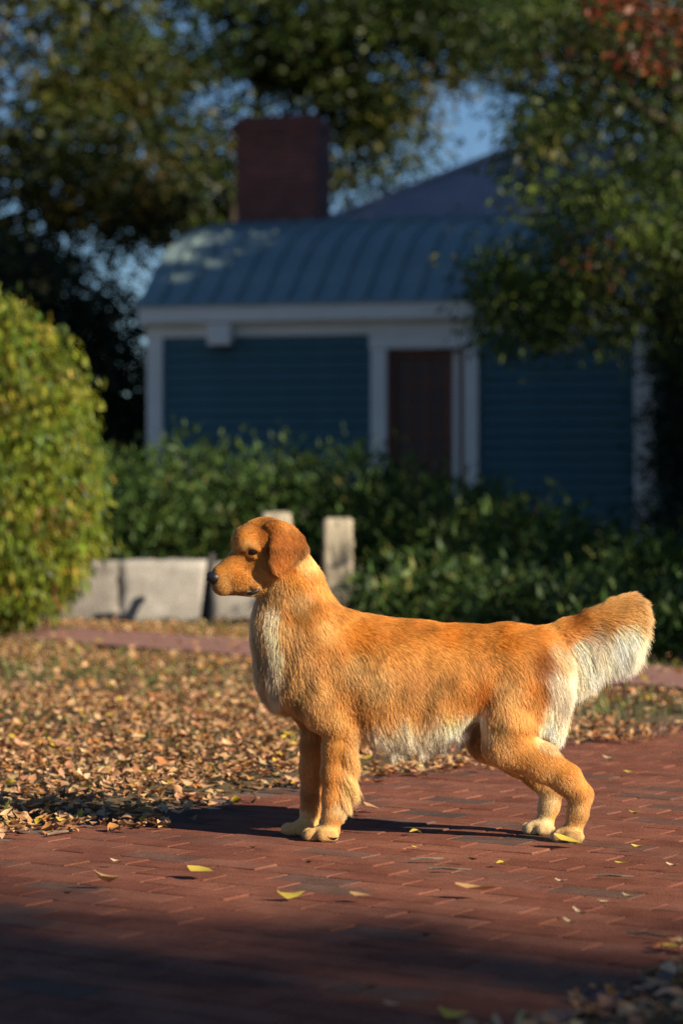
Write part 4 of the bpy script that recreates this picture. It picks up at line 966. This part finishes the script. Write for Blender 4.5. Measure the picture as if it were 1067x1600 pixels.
# outward check (normals must leave the body)
c_ = coat(P)
eye_c = [head_xf((389, 862, 29.5 * s)) for s in (-1, 1)]; nose_c = head_xf((334, 901, 0))
kp = np.ones(len(P), bool)
for e in eye_c: kp &= np.linalg.norm((P - e) * np.array([1, 1.3, .8]), axis=1) > 7.5
kp &= np.linalg.norm(P - nose_c, axis=1) > 12.5
P, Nn, c_ = P[kp], Nn[kp], c_[kp]; nh = len(P)
flow = np.concatenate([c_[:, :2], np.zeros((nh, 1))], 1)
flow[:, 2] += .25 * wob(P, .05, .4) + np.where(np.abs(P[:, 2]) < 1e9, 0, 0)
ang_ = .32 * wob(P, .075, 1.1) + .06 * wob(P, .2, 2.2)                     # locks of fur lie a little across each other
ca, sa = np.cos(ang_), np.sin(ang_)
flow = np.stack([flow[:, 0] * ca - flow[:, 1] * sa, flow[:, 0] * sa + flow[:, 1] * ca, flow[:, 2]], 1)
tng = flow - (flow * Nn).sum(1)[:, None] * Nn; tn = np.linalg.norm(tng, axis=1)[:, None]; tng = np.where(tn > .15, tng / np.maximum(tn, .15), flow)
Lh = np.where(c_[:, 2] < 1.4, c_[:, 2] * 1.0, np.where(c_[:, 2] < 4, np.maximum(c_[:, 2] * .64, 1.2), c_[:, 2] - 1.44)) / 100 * SC * rng.uniform(.6, 1.12, nh) * (1 + .10 * wob(P, .13, .9)); lift = (c_[:, 3] * np.where((P[:, 0] > 500) & (P[:, 0] < 860) & (c_[:, 2] < 4), .55, .9) + np.clip(1.6 - c_[:, 2], 0, 1.2) * .16) * rng.uniform(.6, 1.4, nh)
D0 = tng * (1 - lift[:, None] * .6) + Nn * lift[:, None] * 1.15 + rng.normal(0, .075, (nh, 3)); D0 /= np.linalg.norm(D0, axis=1)[:, None]
K = 6; pts = np.zeros((nh, K, 3)); pts[:, 0] = P - Nn * .25
grav = np.array([0, 1.0, 0]); longf = np.clip((c_[:, 2] - 2.5) / 6, 0, 1)[:, None]
Dk = D0.copy(); target = flow / (np.linalg.norm(flow, axis=1)[:, None] + 1e-6)
for k in range(1, K):
    pts[:, k] = pts[:, k - 1] + Dk * (Lh / (K - 1))[:, None]
    Dk = Dk + .16 * target + grav * .10 * longf + rng.normal(0, .04, (nh, 3)); Dk /= np.linalg.norm(Dk, axis=1)[:, None]
# clumping: strands gather towards a leading strand
ng = nh // 16; gi = rng.choice(nh, ng, replace=False)
kd = kdtree.KDTree(ng)
for i, g_ in enumerate(gi): kd.insert(P[g_], i)
kd.balance()
near = np.fromiter((kd.find(p)[1] for p in P), dtype=np.int64, count=nh)
lead = gi[near]; rel = pts[lead] + (0)
tt = (np.arange(K) / (K - 1)) ** 1.4 * .20
amt = np.clip((c_[:, 2] - .8) / 2.5, 0, 1)[:, None, None] * tt[None, :, None]
same = np.linalg.norm(Nn - Nn[lead], axis=1)[:, None, None] < .7
pts = np.where(same, pts * (1 - amt) + rel * amt, pts)
# colour of each strand
hc = c_[:, 4:7] * (1 + .28 * wob(P, .045, 3.1) + .32 * wob(P * np.array([1, .55, 1]), .12, 5.0))[:, None] * rng.uniform(.78, 1.2, (nh, 1))
hc = np.clip(hc, .004, .92)
lc = rng.uniform(.88, 1.12, ng)[near][:, None]; hc = np.clip(hc * lc, .004, .92)
cur = bpy.data.hair_curves.new('coat'); cur.add_curves([K] * nh)
cur.attributes['position'].data.foreach_set('vector', dog_to_local(pts).astype(np.float32).ravel())
rad = np.tile(np.array([1.0, 1.0, .92, .78, .55, .15]), (nh, 1)) * (.00024 + .00014 * np.clip(c_[:, 2:3] / 4, 0, 1)) * rng.uniform(.8, 1.2, (nh, 1))
ra = cur.attributes.get('radius') or cur.attributes.new('radius', 'FLOAT', 'POINT'); ra.data.foreach_set('value', rad.astype(np.float32).ravel())
pc = np.ones((nh, K, 4), dtype=np.float32); pc[:, :, :3] = hc[:, None, :] * (np.linspace(.86, 1.1, K)[None, :, None])
ca_ = cur.attributes.new('col', 'FLOAT_COLOR', 'POINT'); ca_.data.foreach_set('color', np.clip(pc, 0, .95).ravel())
def mat_hair():
    m = bpy.data.materials.new('golden_coat'); m.use_nodes = True; nt = m.node_tree; nt.nodes.clear()
    out = N(nt, 'ShaderNodeOutputMaterial'); at = N(nt, 'ShaderNodeAttribute', attribute_name='col')
    h = N(nt, 'ShaderNodeBsdfHairPrincipled'); h.parametrization = 'COLOR'
    h.inputs['IOR'].default_value = 1.30; h.inputs['Roughness'].default_value = .42; h.inputs['Radial Roughness'].default_value = .55; h.inputs['Coat'].default_value = 0.0
    nt.links.new(at.outputs['Color'], h.inputs['Color'])
    df = N(nt, 'ShaderNodeBsdfDiffuse'); nt.links.new(at.outputs['Color'], df.inputs[0])
    mx = N(nt, 'ShaderNodeMixShader'); mx.inputs[0].default_value = .62
    nt.links.new(h.outputs[0], mx.inputs[1]); nt.links.new(df.outputs[0], mx.inputs[2]); nt.links.new(mx.outputs[0], out.inputs['Surface'])
    return m
cur.materials.append(mat_hair())
coat_o = bpy.data.objects.new('coat', cur); col.objects.link(coat_o); coat_o.parent = dog

# ---- nose, eyes, lip
M['nose'] = mat_mottled('nose_leather', (0.008, 0.007, 0.007), (0.022, 0.019, 0.018), 200, .38, .5, .0012, 900, .5)
M['eye'] = mat_mottled('eye_brown', (0.005, 0.003, 0.002), (0.012, 0.006, 0.003), 60, .08, 0, .001, 10, .6)
def ico(name, c, r, mat, rot=0.0, shape=None):
    import bmesh
    bm = bmesh.new(); bmesh.ops.create_icosphere(bm, subdivisions=4, radius=1.0); Hd = head_dirs(); c = head_xf(c); V = []
    for v in bm.verts:
        p = np.array(v.co); p = shape(p) if shape else p
        p = p * np.array(r); cr, sr = math.cos(rot), math.sin(rot); p = np.array([cr * p[0] - sr * p[1], sr * p[0] + cr * p[1], p[2]])
        V.append(Hd @ p + c)
    Fs = [tuple(v.index for v in f.verts) for f in bm.faces]; bm.free()
    me = mesh(name, dog_to_local(np.array(V)), [f[::-1] for f in Fs], smooth=True)
    return link(name, me, mat, dog)
def nose_shape(p):
    q = p.copy()
    q[2] *= 1.0 - .22 * max(0, p[1])                 # narrower below
    for s in (-1, 1):                                # nostrils
        dd = np.array([p[0] + .86, p[1] - .12, p[2] - .5 * s]); q *= 1 - .30 * math.exp(-(dd @ dd) / .045)
    q = np.sign(q) * np.abs(q) ** .82; q[0] = max(q[0], -.86); q[1] = max(q[1], -.8); return q
ico('nose', (334.5, 902, 0), (12, 10.5, 13), M['nose'], .2, nose_shape)
for s in (-1, 1): ico('eye', (391.5, 862, 25.6 * s), (6.8, 5.2, 4.8), M['eye'])
lp = MB(); L = [head_xf((px_, py_, w_)) for px_, py_, w_ in ((383, 927, 21), (390, 925.5, 22.5), (397, 922.5, 23.5), (403, 918.5, 23.5))]
lp.tube([tuple(dog_to_local(p)) for p in L], [.002, .0045, .0055, .0025], 8); lp.build('lip', M['nose'], dog, smooth=True)
